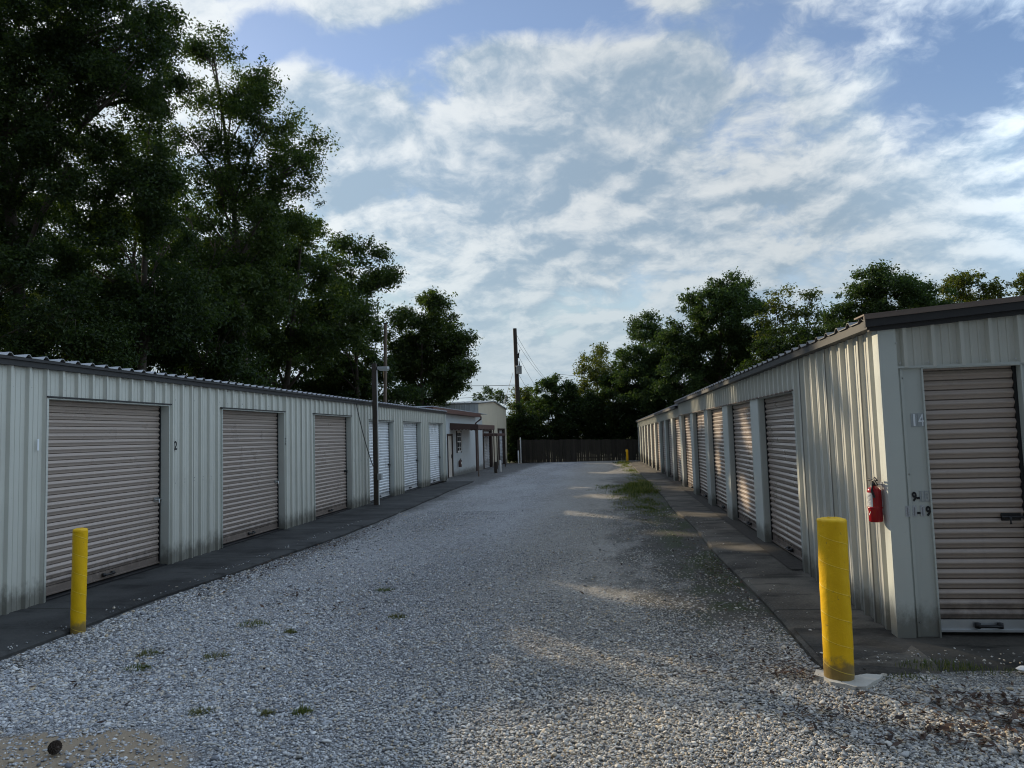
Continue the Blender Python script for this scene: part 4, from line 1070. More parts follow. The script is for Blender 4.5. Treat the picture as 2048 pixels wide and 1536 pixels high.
def tree(name, label, cat, blobs, leafmat, leaf=0.11, dens=1.0, clump=0.55, ground=None, base=None, trunk_r=0.16, group=None, gap=1.0, squash=0.75, up=0.35, aspect=0.5, spray=1.0):
    """blobs: list of (centre, radius). One trunk, limbs to every blob, twigs to the leaf clumps."""
    cs = np.array([tuple(b_[0]) for b_ in blobs]); rs = np.array([b_[1] for b_ in blobs])
    if base is None:
        base = (float(np.average(cs[:, 0], weights=rs)), float(np.average(cs[:, 1], weights=rs)))
    gz = ground_z(base[1]) - 0.12
    root = thing(name, label, cat, (base[0], base[1], gz), group)
    o = np.array([base[0], base[1], gz])
    C, Rr, K = [], [], []
    for c, r in zip(cs, rs):
        k = max(5, int(7.5 * (r / clump) ** 2 * 0.55 * gap))
        d = RNG.normal(size=(k, 3)); d /= np.linalg.norm(d, axis=1, keepdims=True)
        q = RNG.uniform(0.25, 1.0, k) ** 0.55
        pc = c + d * (q * r)[:, None]
        C.append(pc); rad = clump * RNG.uniform(0.55, 1.25, k); Rr.append(rad)
        ke = int(k * 0.55 * spray); de = RNG.normal(size=(ke, 3)); de /= np.linalg.norm(de, axis=1, keepdims=True) + 1e-9
        C.append(c + de * (r * RNG.uniform(0.95, 1.30, ke))[:, None]); re_ = clump * RNG.uniform(0.25, 0.55, ke); Rr.append(re_)
        K.append(np.maximum(8, (dens * 9.5 * rad ** 2 / (leaf * leaf * aspect) * RNG.uniform(0.6, 1.3, k)).astype(int)))
        K.append(np.maximum(6, (dens * 6.0 * re_ ** 2 / (leaf * leaf * aspect) * RNG.uniform(0.5, 1.2, ke)).astype(int)))
    C = np.concatenate(C); Rr = np.concatenate(Rr); K = np.concatenate(K)
    keep = C[:, 2] > gz + 0.25
    C, Rr, K = C[keep], Rr[keep], K[keep]
    v, f = leaf_cloud(C, Rr, K, leaf, aspect, squash, up)
    q = v.reshape(-1, 4, 3); ctr = q.mean(1); drop = np.zeros(len(ctr), bool); rnd = RNG.uniform(size=len(ctr))
    for g_, r_ in SUN_GAPS:                        # thin places in the foliage that let the sun through
        d_ = ctr - np.array(g_); al = d_ @ SV; q_ = d_ - al[:, None] * SV
        pe_ = np.linalg.norm(q_ * np.array([1.0, 1.0, 1.0 + 0.5 * math.sin(g_[1] * 3.7)]), axis=1) * (1 + 0.45 * np.sin(q_[:, 0] * 5 + g_[1] * 7) * np.sin(q_[:, 2] * 6 + g_[0] * 5))
        drop |= rnd < np.exp(-(pe_ / (r_ * (1.3 if g_[0] > 2.1 else 1.12 if g_[1] < 7 else 1.2))) ** 2 * 1.0) * 2.0
    v = q[~drop].reshape(-1, 3); f = np.arange(len(v)).reshape(-1, 4)
    np_mesh('crown', v - o, f, leafmat, root)
    # wood
    tb = MB()
    top = cs[np.argmax(cs[:, 2])]
    tz = float(np.min(cs[:, 2] - rs * 0.4)); tz = max(gz + 0.8, min(tz, top[2]))
    P0 = Vector((0, 0, -0.1))
    spine = []
    for i in range(9):
        f_ = i / 8
        q = Vector((0, 0, 0)).lerp(Vector(top - o), f_)
        s2 = f_ * f_
        q.x = (top[0] - o[0]) * s2 + 0.12 * math.sin(3 * f_ + base[0]); q.y = (top[1] - o[1]) * s2 + 0.12 * math.cos(4 * f_ + base[1])
        spine.append(q)
    tb.tube([P0] + spine[1:], [trunk_r * (1.15 - 1.02 * (i / 8) ** 0.8) for i in range(9)], 9)
    for c, r in zip(cs, rs):
        e = Vector(c - o)
        j = min(7, max(1, int(8 * max(0.1, (e.z - r * 0.9) / max(0.5, spine[-1].z)))))
        s0 = spine[j]
        if (e - s0).length < 0.3: continue
        mid = s0.lerp(e, 0.5) + Vector((random.uniform(-.15, .15), random.uniform(-.15, .15), 0.18 * r))
        w0 = trunk_r * max(0.16, 0.46 - 0.045 * j)
        tb.tube([s0, mid, e], [w0, w0 * 0.7, w0 * 0.35], 7)
        near_ = np.argsort(np.linalg.norm(C - c, axis=1))[: max(3, int(6 * gap))]
        for k in near_:
            q = Vector(C[k] - o)
            m_ = e.lerp(q, 0.5) + Vector((0, 0, 0.1))
            tb.tube([mid, m_, q], [w0 * 0.35, w0 * 0.22, w0 * 0.08], 5, cap=False)
    tb.build('trunk', M['bark'], root)
    return root
def pb(lst, depth, jit=1.5):
    """crown lobes given by where they stand: (column, row, size, extra depth)"""
    out = []
    for it in lst:
        d = depth + (it[3] if len(it) > 3 else random.uniform(-jit, jit))
        out.append((pix(it[0], it[1], d), it[2] * d / FPX * 1.0))
    return out
GL = 'trees behind the left building'
GR = 'trees behind the right building'
tree('broadleaf_tree', 'huge dark broadleaf tree filling the upper left corner', 'tree',
     pb([(40, 40, 150), (200, 60, 130), (110, 190, 160), (-60, 250, 180), (265, 150, 95), (10, 370, 160), (140, 350, 130), (290, 60, 60), (310, 190, 50), (-90, 60, 160), (120, -90, 170), (-40, -110, 170), (30, 500, 120), (-170, 160, 180), (-160, 380, 180), (230, -40, 90), (325, 110, 42), (338, 165, 36), (305, 40, 45), (180, 140, 110), (60, 130, 120)], 18.0, 1.2),
     M['leaf_dark'], 0.095, 0.80, 0.50, trunk_r=0.26, group=GL, gap=0.80)
tree('broadleaf_tree', 'tall airy tree with small leaves standing against the sky', 'tree',
     pb([(425, 100, 50), (480, 165, 66), (425, 215, 62), (535, 235, 62), (590, 290, 58), (510, 320, 85), (430, 340, 85), (565, 380, 66), (470, 430, 95), (390, 430, 70), (400, 85, 26), (612, 330, 36), (375, 270, 40), (560, 460, 66), (500, 210, 40)], 24.5, 1.6),
     M['leaf_mid'], 0.11, 0.62, 0.58, trunk_r=0.2, group=GL, gap=0.95)
tree('broadleaf_tree', 'dark leaning tree with drooping foliage in front of the tall airy tree', 'tree',
     pb([(290, 400, 85), (250, 500, 105), (330, 490, 80), (300, 600, 110), (220, 620, 110), (370, 610, 75), (190, 540, 90), (330, 330, 50), (240, 310, 70), (300, 250, 50)], 18.5, 0.8),
     M['leaf_dark'], 0.10, 0.95, 0.50, trunk_r=0.16, group=GL, gap=0.95, squash=1.0)
tree('broadleaf_tree', 'dense low dark tree over the near end of the left roof', 'tree',
     pb([(60, 560, 80), (-70, 560, 130), (110, 680, 95), (150, 620, 70), (-120, 660, 140), (20, 700, 70), (200, 700, 85), (-200, 560, 150)], 16.5, 0.8),
     M['leaf_dark'], 0.095, 0.85, 0.48, trunk_r=0.16, group=GL, gap=0.9)
tree('broadleaf_tree', 'brownish green tree between the tall airy tree and the round one', 'tree',
     pb([(600, 450, 48), (630, 530, 68), (560, 560, 85), (672, 540, 45), (500, 560, 85), (450, 620, 95), (600, 640, 90), (530, 680, 85), (665, 620, 60), (420, 700, 75), (700, 650, 50), (640, 700, 60)], 28, 1.5),
     M['leaf_mid'], 0.135, 0.95, 0.62, trunk_r=0.2, group=GL, gap=1.05)
tree('broadleaf_tree', 'open sprayed tree with pale leaf tips left of the round tree', 'tree',
     pb([(735, 505, 32), (765, 540, 28), (700, 500, 30), (720, 560, 44), (690, 590, 50), (745, 600, 42), (785, 560, 16), (690, 690, 60), (745, 680, 46), (640, 720, 60), (720, 745, 50)], 32.5, 1.0),
     M['leaf_mid'], 0.14, 0.85, 0.56, trunk_r=0.13, group=GL, gap=0.95)
tree('broadleaf_tree', 'round crowned tree beyond the lamp post, above the gabled roof', 'tree',
     pb([(850, 625, 46), (895, 660, 44), (815, 660, 40), (870, 700, 62), (920, 690, 34), (820, 720, 52), (900, 745, 44), (850, 760, 50), (922, 735, 26), (800, 765, 40), (880, 780, 30)], 39.3, 1.0),
     M['leaf_mid'], 0.15, 1.35, 0.62, trunk_r=0.18, group=GL, gap=1.05, base=(-10.2, 39.3))
tree('broadleaf_tree', 'sunlit yellow green tree glimpsed between the dark trunks at far left', 'tree',
     pb([(30, 620, 60), (70, 660, 55), (-40, 640, 70), (110, 600, 50), (60, 700, 60)], 34, 2.0),
     M['leaf_yellow'], 0.17, 0.75, 0.7, trunk_r=0.16, group=GL, gap=0.9)
tree('broadleaf_tree', 'low dark thicket tree along the middle of the left roof', 'tree',
     pb([(300, 720, 70), (390, 735, 70), (480, 745, 60), (350, 660, 65), (450, 680, 65), (420, 640, 60), (250, 690, 70)], 20.5, 0.8),
     M['leaf_dark'], 0.12, 1.0, 0.5, trunk_r=0.13, group=GL, gap=1.0)
tree('broadleaf_tree', 'dark bushy tree just behind the lamp post', 'tree',
     pb([(700, 780, 50), (760, 775, 46), (815, 795, 30), (660, 770, 50), (600, 780, 50), (730, 730, 44), (550, 750, 60)], 33.5, 0.8),
     M['leaf_dark'], 0.14, 1.0, 0.55, trunk_r=0.13, group=GL, gap=1.0)
tree('broadleaf_tree', 'leafy dark green tree low between the tall airy tree and the left roof', 'tree',
     pb([(430, 470, 75), (365, 420, 62), (505, 530, 75), (410, 560, 85), (350, 500, 55), (470, 610, 80), (550, 600, 60), (520, 450, 50)], 22.5, 0.9),
     M['leaf_mid'], 0.12, 0.85, 0.52, trunk_r=0.14, group=GL, gap=0.95)
tree('broadleaf_tree', 'dark background tree deep behind the tall airy tree', 'tree',
     pb([(180, 400, 120), (300, 330, 90), (380, 420, 110), (260, 520, 130), (120, 560, 120), (420, 540, 100), (340, 620, 110), (200, 660, 110), (60, 440, 110)], 37, 1.5),
     M['leaf_dark'], 0.19, 0.75, 0.9, trunk_r=0.25, group=GL, gap=0.85)
tree('broadleaf_tree', 'dark background tree deep behind the brownish green tree', 'tree',
     pb([(520, 480, 90), (600, 540, 80), (480, 600, 110), (580, 650, 100), (680, 640, 70), (420, 680, 100), (650, 720, 80)], 42, 1.5),
     M['leaf_dark'], 0.2, 0.8, 0.9, trunk_r=0.22, group=GL, gap=0.9)
tree('sapling', 'thin pale sapling tips above the gabled roof', 'sapling',
     pb([(975, 782, 12), (958, 795, 13), (998, 790, 11), (985, 800, 16), (1008, 800, 12)], 60, 1.0),
     M['leaf_far'], 0.13, 0.6, 0.22, trunk_r=0.05, group=None, gap=1.0)
# right-hand trees
tree('broadleaf_tree', 'slender yellowish tree left of the big right-hand trees', 'tree',
     pb([(1190, 710, 24), (1178, 740, 28), (1205, 745, 30), (1185, 775, 34), (1215, 790, 36), (1165, 790, 24)], 58, 1.5),
     M['leaf_yellow'], 0.19, 0.65, 0.7, trunk_r=0.14, group=GR, gap=0.95)
tree('broadleaf_tree', 'mid green bushy tree between the slender tree and the tallest right tree', 'tree',
     pb([(1290, 665, 34), (1300, 710, 44), (1255, 725, 34), (1270, 770, 46), (1310, 775, 44), (1240, 770, 34), (1325, 740, 36)], 54, 1.5),
     M['leaf_far'], 0.18, 1.25, 0.7, trunk_r=0.18, group=GR, gap=1.05)
tree('broadleaf_tree', 'tallest full crowned dark tree above the right roofs', 'tree',
     pb([(1450, 580, 36), (1490, 600, 40), (1405, 610, 42), (1450, 640, 62), (1375, 670, 50), (1500, 660, 50), (1430, 710, 66), (1350, 720, 46), (1500, 720, 50), (1360, 770, 50), (1440, 770, 54)], 52, 1.8),
     M['leaf_far'], 0.18, 1.25, 0.7, trunk_r=0.24, group=GR, gap=1.05)
tree('broadleaf_tree', 'sparse tree with yellow green sprays and sky gaps above the middle of the right roof', 'tree',
     pb([(1560, 600, 28), (1585, 625, 34), (1620, 595, 18), (1545, 640, 28), (1600, 670, 40), (1550, 690, 40), (1640, 650, 22), (1625, 700, 40)], 47, 1.5),
     M['leaf_yellow'], 0.17, 0.5, 0.6, trunk_r=0.15, group=GR, gap=0.85)
tree('broadleaf_tree', 'low dark tree close behind the near right roof', 'tree',
     pb([(1540, 700, 40), (1600, 690, 40), (1660, 660, 36), (1520, 740, 40), (1580, 730, 40)], 44, 1.5),
     M['leaf_dark'], 0.16, 0.9, 0.6, trunk_r=0.14, group=GR, gap=1.0)
tree('broadleaf_tree', 'broad green tree rising behind the corner of the right building', 'tree',
     pb([(1745, 570, 38), (1780, 595, 44), (1720, 610, 40), (1690, 640, 36), (1840, 580, 36), (1820, 620, 44), (1760, 650, 50), (1870, 605, 30)], 43, 1.4),
     M['leaf_far'], 0.155, 1.15, 0.6, trunk_r=0.2, group=GR, gap=1.0)
tree('broadleaf_tree', 'paler clumpy tree at the right above the brown roof edge', 'tree',
     pb([(1910, 585, 28), (1945, 578, 32), (1985, 592, 28), (1930, 620, 40), (1985, 630, 36), (1895, 630, 30)], 48, 1.4),
     M['leaf_yellow'], 0.17, 0.8, 0.55, trunk_r=0.16, group=GR, gap=1.0)
tree('broadleaf_tree', 'tree at the right edge above the brown roof edge', 'tree',
     pb([(2045, 580, 28), (2075, 570, 34), (2040, 620, 34), (2100, 610, 50)], 46, 1.4),
     M['leaf_yellow'], 0.17, 0.8, 0.55, trunk_r=0.15, group=GR, gap=1.0)
# thicket behind the fence
GB = 'bushes behind the fence'
tree('bush', 'sumac like bush with drooping compound leaves behind the fence right of the tall pole', 'bush',
     pb([(1080, 775, 22), (1105, 768, 20), (1128, 780, 20), (1075, 810, 30), (1110, 815, 32), (1140, 800, 24)], 55, 0.8),
     M['leaf_far'], 0.30, 1.1, 0.5, trunk_r=0.1, group=GB, gap=1.0, aspect=0.28, up=0.8)
tree('bush', 'bright yellow green sunlit bush at the foot of the tall pole', 'bush',
     pb([(1050, 792, 22), (1030, 800, 18), (1062, 815, 24), (1045, 830, 26), (1075, 845, 22)], 61, 0.8),
     M['leaf_yellow'], 0.20, 0.8, 0.55, trunk_r=0.08, group=GB, gap=1.0)
tree('bush', 'dark bush beside the gabled building at the left end of the fence', 'bush',
     pb([(1022, 845, 18), (1038, 850, 24), (1058, 855, 28), (1032, 880, 26), (1022, 900, 20), (1040, 905, 22), (1018, 870, 18), (1028, 918, 16), (1060, 890, 24), (1036, 826, 20), (1052, 832, 20), (1046, 870, 26)], 53.1, 0.35),
     M['leaf_dark'], 0.15, 1.2, 0.45, trunk_r=0.08, group=GB, gap=1.05)
tree('bush', 'dense dark thicket behind the middle of the fence', 'bush',
     pb([(1090, 850, 34), (1130, 845, 34), (1165, 830, 36), (1110, 880, 30), (1160, 870, 34), (1150, 800, 26), (1185, 815, 30), (1075, 885, 26), (1135, 890, 26), (1185, 880, 28)], 54.5, 0.8),
     M['leaf_dark'], 0.16, 1.35, 0.55, trunk_r=0.1, group=GB, gap=1.2)
tree('bush', 'dense dark thicket behind the right end of the fence', 'bush',
     pb([(1205, 840, 36), (1245, 835, 38), (1280, 830, 36), (1220, 870, 34), (1265, 870, 34), (1310, 810, 36), (1230, 800, 34), (1340, 790, 36), (1240, 885, 26), (1290, 875, 26), (1200, 885, 24)], 54.5, 0.8),
     M['leaf_dark'], 0.16, 1.35, 0.55, trunk_r=0.1, group=GB, gap=1.2)

# ================================================================== LOOSE GROUND COVER
# pebbles lying on the near gravel (uncountable): points with geometry-node stones
def in_sand(x, y_):
    return ((x + 3.0) / 0.72) ** 2 + ((y_ - 3.78) / 0.30) ** 2
pts = []
rng = np.random.default_rng(5)
def scatter(n, x0, x1, y0, y1):
    q = np.stack([rng.uniform(x0, x1, n), rng.uniform(y0, y1, n)], 1); return q
P = np.concatenate([scatter(150000, -5.3, 3.6, 2.9, 5.0), scatter(95000, -4.9, 2.2, 5.0, 7.5), scatter(60000, -4.95, 1.42, 7.5, 10.5), scatter(46000, -4.95, 1.42, 10.5, 16.0)])
xx, yy2 = P[:, 0], P[:, 1]
lowf = np.sin(xx * 2.1 + 1.3 * np.sin(yy2 * 1.7)) * np.sin(yy2 * 1.3 + np.sin(xx * 1.9)) * 0.5 + 0.5
el_ = np.array([edge_left(float(v)) for v in yy2])
ok = (xx > el_ + 0.02) & ~((yy2 > 5.18 + 0.06 * np.maximum(0, xx - 1.46)) & (xx > 1.42))
keepp = np.clip(1.0 - (yy2 - 6.0) / 8.0, 0.45, 1.0)
keepp *= np.where(np.abs(xx + 1.2) < 1.3, 0.8, 1.0) * (0.65 + 0.5 * lowf)
sandd = in_sand(xx, yy2) + 0.9 * (np.sin(xx * 7 + 2) * np.sin(yy2 * 9))
keepp *= np.where(sandd < 1.0, 0.16, 1.0)
soilp = np.clip((xx - 0.35 + 0.7 * (lowf - 0.5)) / 0.5, 0, 1) * np.clip((yy2 - 5.6) / 1.2, 0, 1)
keepp *= 1 - 0.80 * soilp
ok &= rng.uniform(size=len(P)) < keepp
P = P[ok]
extra = np.concatenate([np.stack([rng.uniform(1.45, 3.4, 240), 5.2 + np.abs(rng.normal(0, 0.22, 240))], 1),
                        np.stack([1.45 + np.abs(rng.normal(0, 0.22, 130)), rng.uniform(5.2, 14, 130)], 1),
                        np.stack([-4.95 - np.abs(rng.normal(0, 0.08, 150)), rng.uniform(5.0, 14, 150)], 1)])
P = np.concatenate([P, extra])
n_ = len(P)
zz2 = np.full(n_, -0.050); onslab = (P[:, 0] < -4.93) | ((P[:, 0] > 1.46) & (P[:, 1] > 5.3))
zz2[onslab] = 0.004
size = rng.lognormal(math.log(0.0052), 0.34, n_) * (1.0 + 0.28 * np.clip(np.abs(P[:, 0] + 0.9) / 2.6 - 0.45, 0, 1))
size[onslab] *= 0.75
zz2 += size * rng.uniform(0.0, 0.95, n_)
me = bpy.data.meshes.new('pebbles'); me.vertices.add(n_)
me.vertices.foreach_set('co', np.stack([P[:, 0], P[:, 1], zz2], 1).astype(np.float32).ravel())
at = me.attributes.new('size', 'FLOAT', 'POINT'); at.data.foreach_set('value', size.astype(np.float32))
me.materials.append(M['pebble'])
pe = bpy.data.objects.new('pebbles', me); COL.objects.link(pe)
tag(pe, kind='stuff', label='loose grey white and tan river pebbles covering the lane', cat='gravel')
def pebble_nodes():
    g = bpy.data.node_groups.new('pebble stones', 'GeometryNodeTree')
    g.interface.new_socket('Geometry', in_out='INPUT', socket_type='NodeSocketGeometry')
    g.interface.new_socket('Geometry', in_out='OUTPUT', socket_type='NodeSocketGeometry')
    N_ = g.nodes; Lk = g.links
    gi = N_.new('NodeGroupInput'); go = N_.new('NodeGroupOutput')
    m2p = N_.new('GeometryNodeMeshToPoints'); Lk.new(gi.outputs[0], m2p.inputs[0])
    gti = N_.new('GeometryNodeGeometryToInstance')
    for k in range(5):
        ic = N_.new('GeometryNodeMeshIcoSphere'); ic.inputs['Radius'].default_value = 1.0; ic.inputs['Subdivisions'].default_value = 2
        sp = N_.new('GeometryNodeSetPosition'); Lk.new(ic.outputs[0], sp.inputs[0])
        ps = N_.new('GeometryNodeInputPosition'); ad_ = N_.new('ShaderNodeVectorMath'); ad_.operation = 'ADD'; ad_.inputs[1].default_value = (k * 5.3, k * 2.1, 3.7 * k)
        Lk.new(ps.outputs[0], ad_.inputs[0])
        nz = N_.new('ShaderNodeTexNoise'); nz.inputs['Scale'].default_value = 0.9; nz.inputs['Detail'].default_value = 1.0
        Lk.new(ad_.outputs[0], nz.inputs['Vector'])
        sb = N_.new('ShaderNodeVectorMath'); sb.operation = 'SUBTRACT'; sb.inputs[1].default_value = (0.5, 0.5, 0.5); Lk.new(nz.outputs['Color'], sb.inputs[0])
        scl = N_.new('ShaderNodeVectorMath'); scl.operation = 'SCALE'; scl.inputs[3].default_value = 1.3; Lk.new(sb.outputs[0], scl.inputs[0])
        Lk.new(scl.outputs[0], sp.inputs['Offset'])
        tf = N_.new('GeometryNodeTransform'); tf.inputs['Scale'].default_value = [(1.25, 0.9, 0.62), (1.0, 1.0, 0.7), (1.5, 0.85, 0.6), (1.1, 0.8, 0.75), (1.3, 1.1, 0.5)][k]
        Lk.new(sp.outputs[0], tf.inputs[0])
        sh = N_.new('GeometryNodeSetShadeSmooth'); Lk.new(tf.outputs[0], sh.inputs[0])
        sm = N_.new('GeometryNodeSetMaterial'); sm.inputs['Material'].default_value = M['pebble']; Lk.new(sh.outputs[0], sm.inputs[0])
        Lk.new(sm.outputs[0], gti.inputs[0])
    iop = N_.new('GeometryNodeInstanceOnPoints'); iop.inputs['Pick Instance'].default_value = True
    Lk.new(m2p.outputs[0], iop.inputs['Points']); Lk.new(gti.outputs[0], iop.inputs['Instance'])
    rv = N_.new('FunctionNodeRandomValue'); rv.data_type = 'FLOAT_VECTOR'
    rv.inputs[0].default_value = (-0.45, -0.45, 0.0); rv.inputs[1].default_value = (0.45, 0.45, 6.283)
    Lk.new(rv.outputs[0], iop.inputs['Rotation'])
    na = N_.new('GeometryNodeInputNamedAttribute'); na.data_type = 'FLOAT'; na.inputs['Name'].default_value = 'size'
    Lk.new(na.outputs[0], iop.inputs['Scale'])
    Lk.new(iop.outputs[0], go.inputs[0])
    return g
md = pe.modifiers.new('stones', 'NODES'); md.node_group = pebble_nodes()

def blades(cx, cy, z, rx, ry, n, h, wd, rng=RNG, lean=0.5):
    """grass blades: bent two-segment slivers, returned as quads"""
    a = rng.uniform(0, 2 * math.pi, n); q = np.sqrt(rng.uniform(0, 1, n))
    x = cx + rx * q * np.cos(a); y_ = cy + ry * q * np.sin(a)
    hh = h * rng.uniform(0.35, 1.0, n) * (1.1 - 0.6 * q)
    az = rng.uniform(0, 2 * math.pi, n); ln = lean * rng.uniform(0.2, 1.2, n) * hh
    dx_, dy_ = np.cos(az), np.sin(az)
    sx, sy = -dy_ * wd * 0.5, dx_ * wd * 0.5
    p0 = np.stack([x, y_, np.full(n, z)], 1) if np.isscalar(z) else np.stack([x, y_, z], 1)
    p1 = p0 + np.stack([dx_ * ln * 0.35, dy_ * ln * 0.35, hh * 0.6], 1)
    p2 = p0 + np.stack([dx_ * ln, dy_ * ln, hh], 1)
    s_ = np.stack([sx, sy, np.zeros(n)], 1)
    v = np.stack([p0 - s_, p0 + s_, p1 + s_ * 0.8, p1 - s_ * 0.8, p2 + s_ * 0.12, p2 - s_ * 0.12], 1).reshape(-1, 3)
    i0 = np.arange(n) * 6
    f = np.concatenate([np.stack([i0, i0 + 1, i0 + 2, i0 + 3], 1), np.stack([i0 + 3, i0 + 2, i0 + 4, i0 + 5], 1)])
    return v, f
def join(parts):
    V, F, off = [], [], 0
    for v, f in parts: V.append(v); F.append(f + off); off += len(v)
    return np.concatenate(V), np.concatenate(F)
parts = []
def grass_field(cx, cy, sx, sy, k, n, h):
    for _ in range(k):
        gx, gy = rng.normal(cx, sx), rng.normal(cy, sy)
        gx = min(gx, 1.36)
        fall = math.exp(-((gx - cx) / (1.6 * sx)) ** 2 - ((gy - cy) / (1.6 * sy)) ** 2)
        r_ = rng.uniform(0.10, 0.30)
        parts.append(blades(gx, gy, ground_z(gy) - 0.01, r_, r_ * 1.8, int(n * rng.uniform(0.4, 1.3)), h * rng.uniform(0.35, 0.8) * (0.45 + 0.8 * fall), 0.011 if gy > 15 else 0.006, lean=0.8))
grass_field(0.95, 21.3, 0.30, 1.3, 60, 90, 0.36)
grass_field(0.35, 21.6, 0.45, 1.2, 34, 45, 0.20)
grass_field(0.75, 18.3, 0.35, 1.2, 30, 34, 0.14)
grass_field(1.15, 26.5, 0.2, 2.5, 30, 50, 0.16)
grass_field(1.15, 36, 0.2, 4.0, 40, 50, 0.18)
grass_field(1.05, 45, 0.25, 1.6, 24, 80, 0.40)
grass_field(1.22, 12.6, 0.10, 1.0, 26, 36, 0.06)
grass_field(1.20, 9.4, 0.10, 0.9, 26, 36, 0.05)
grass_field(0.75, 14.2, 0.3, 0.8, 20, 22, 0.05)
grass_field(0.75, 10.5, 0.3, 0.8, 18, 18, 0.04)
grass_field(1.27, 7.0, 0.10, 0.9, 40, 70, 0.035)
grass_field(1.25, 9.3, 0.10, 0.7, 40, 110, 0.04)
grass_field(1.0, 9.0, 0.2, 0.5, 20, 60, 0.035)
grass_field(1.05, 11.5, 0.22, 3.0, 90, 90, 0.045)
grass_field(0.85, 15.5, 0.30, 2.0, 70, 80, 0.07)
grass_field(0.55, 17.5, 0.35, 1.5, 40, 40, 0.08)
v, f = join(parts)
tag(np_mesh('grass', v, f, M['grass']), 'green grass and low weeds growing along the right walk', 'grass', kind='stuff')
v, f = join([blades(2.2, 5.30, -0.02, 0.28, 0.10, 240, 0.075, 0.0045), blades(1.95, 5.16, -0.05, 0.22, 0.06, 130, 0.05, 0.004), blades(2.45, 5.25, -0.03, 0.3, 0.08, 120, 0.05, 0.004)])
o = np_mesh('weed_patch', v, f, M['grass']); tag(o, 'low green weed patch at the edge of the apron right of the thick bollard', 'weeds')
TUFTS = [(-3.33, 6.39, 0.13, 'largest yellow green weed tuft in the open gravel left of centre', 1.0), (-3.76, 5.48, 0.10, 'pale green weed tuft behind two more in the left foreground gravel', 1.0),
         (-3.15, 5.43, 0.11, 'brownish weed tuft right of the pale tufts in the left foreground', 0.8), (-3.61, 5.14, 0.10, 'front weed tuft of the left foreground cluster', 0.8),
         (-2.85, 6.14, 0.05, 'tiny weed tuft just right of the largest tuft', 0.7), (-2.03, 6.68, 0.09, 'flat weed tuft in the gravel near the middle of the lane', 0.6),
         (-1.95, 4.36, 0.06, 'small weed tuft low in the middle foreground, right of the sand', 0.8), (-2.18, 4.33, 0.05, 'small brown weed tuft next to the one low in the middle foreground', 0.5),
         (-2.62, 4.33, 0.08, 'dry brown weed tuft at the tip of the sand patch', 0.5), (-2.54, 7.85, 0.10, 'dark flattened weed tuft in the middle of the lane', 0.5)]
for i, (x, y_, r, lab, hs_) in enumerate(TUFTS):
    v, f = join([blades(0, 0, -0.005, r, r * 0.8, 130, 0.055 * hs_ + 0.02, 0.005, lean=1.3), blades(r * 0.7, r * 0.3, -0.005, r * 0.6, r * 0.4, 50, 0.035, 0.005, lean=1.4)])
    o = np_mesh('weed_tuft', v, f, M['grass_dry'] if i % 3 else M['grass']); o.location = (x, y_, -0.045); tag(o, lab, 'weed tuft', 'weed tufts in the gravel')
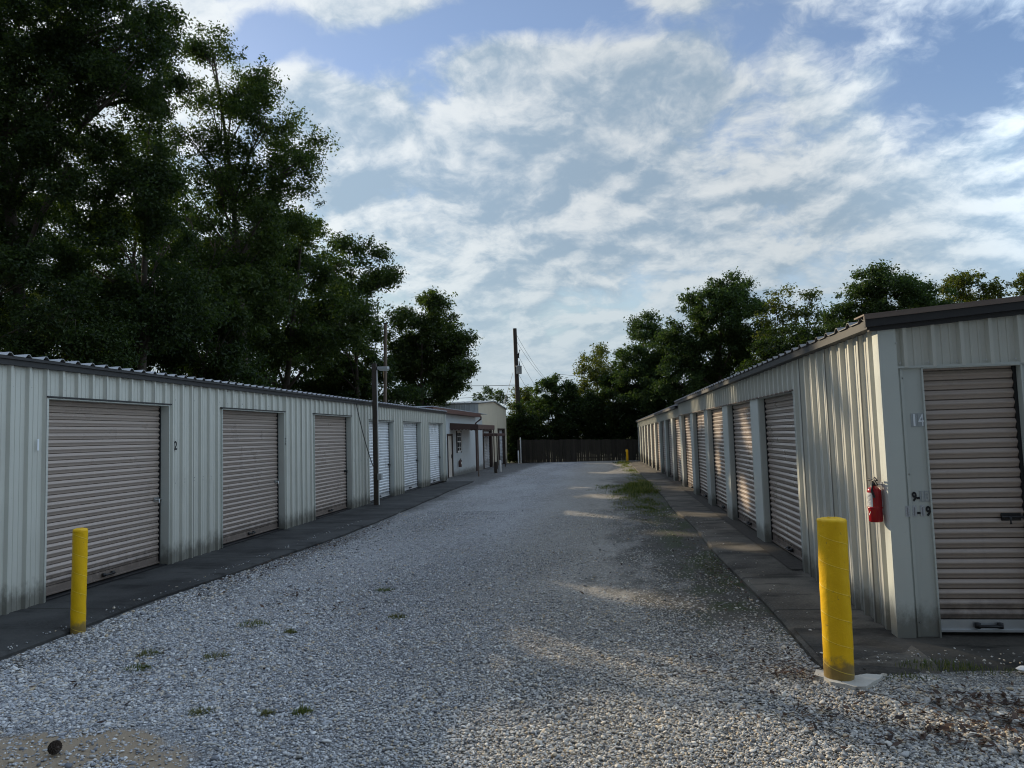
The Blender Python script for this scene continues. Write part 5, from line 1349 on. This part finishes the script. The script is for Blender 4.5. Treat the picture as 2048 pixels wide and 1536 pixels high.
# dead leaves and pine straw
def litter(n, spots):
    V = []
    for cx, cy, rx, ry, k in spots:
        x = rng.normal(cx, rx, k); y_ = rng.normal(cy, ry, k)
        V.append(np.stack([x, y_, np.full(k, -0.030) + rng.uniform(0, 0.012, k)], 1))
    C = np.concatenate(V); m_ = len(C)
    a = rng.uniform(0, 6.28, m_); L = rng.uniform(0.012, 0.035, m_)[:, None]
    t = np.stack([np.cos(a), np.sin(a), rng.normal(0, 0.25, m_)], 1); s_ = np.stack([-np.sin(a), np.cos(a), rng.normal(0, 0.25, m_)], 1)
    W = L * rng.uniform(0.12, 0.5, m_)[:, None]
    v = np.stack([C - t * L, C + s_ * W, C + t * L, C - s_ * W], 1).reshape(-1, 3)
    return v, np.arange(4 * m_).reshape(m_, 4)
v, f = litter(0, [(1.9, 4.25, 0.35, 0.14, 420), (2.2, 4.7, 0.3, 0.14, 300), (1.25, 4.5, 0.25, 0.12, 90), (1.2, 5.15, 0.14, 0.1, 70), (2.5, 4.45, 0.25, 0.12, 260), (0.9, 5.5, 0.3, 0.2, 120), (-4.6, 9.5, 0.16, 1.2, 420), (-4.4, 11.8, 0.15, 1.0, 300),
                  (1.2, 8.0, 0.15, 1.6, 300), (0.9, 11.0, 0.4, 1.5, 260), (-3.4, 5.0, 0.6, 0.4, 110), (-2.9, 6.9, 0.4, 0.3, 80), (-3.5, 7.6, 0.3, 0.3, 80), (-0.3, 8.2, 0.8, 1.2, 60)])
tag(np_mesh('leaf_litter', v, f, M['litter']), 'scattered brown dead leaves and pine straw on the gravel', 'leaf litter', kind='stuff')
# pine cone, stick, pale stone
b = MB()
for i in range(9):
    z = 0.008 + i * 0.0075; rr_ = 0.030 * math.sin(math.pi * (0.18 + 0.78 * i / 9)) + 0.004
    for k in range(9):
        a = 2 * math.pi * (k + 0.5 * (i % 2)) / 9
        c_, s_ = math.cos(a), math.sin(a)
        b.add([(rr_ * 0.3 * c_, rr_ * 0.3 * s_, z), ((rr_) * c_ - 0.008 * s_, rr_ * s_ + 0.008 * c_, z + 0.004), (rr_ * 1.12 * c_, rr_ * 1.12 * s_, z + 0.009), (rr_ * c_ + 0.008 * s_, rr_ * s_ - 0.008 * c_, z + 0.004)], [(0, 1, 2, 3), (3, 2, 1, 0)])
b.lathe([(0.001, 0.004), (0.016, 0.012), (0.02, 0.04), (0.010, 0.075), (0.001, 0.082)], (0, 0, 0), 10)
o = b.build('pine_cone', M['cone']); o.location = (-3.14, 3.73, -0.012); o.rotation_euler = (1.45, 0.0, 1.15); tag(o, 'dark pine cone lying on the sand patch in the lower left', 'pine cone')
b = MB(); b.tube([(-0.07, 0, 0), (-0.02, 0.006, 0.004), (0.03, 0.002, 0.003), (0.07, -0.012, 0)], [0.004, 0.005, 0.0045, 0.003], 7)
o = b.build('stick', M['footing']); o.location = (-2.24, 3.84, -0.026); o.rotation_euler = (0, 0, -0.15); tag(o, 'short pale stick lying on the gravel right of the sand', 'stick')
b = MB(); b.lathe([(0.001, -0.01), (0.03, -0.008), (0.042, 0.006), (0.026, 0.02), (0.001, 0.024)], (0, 0, 0), 9, False)
o = b.build('stone', M['white']); o.location = (2.72, 5.27, -0.02); o.scale = (1.3, 0.9, 1); tag(o, 'pale stone lump at the right edge before the apron', 'stone')
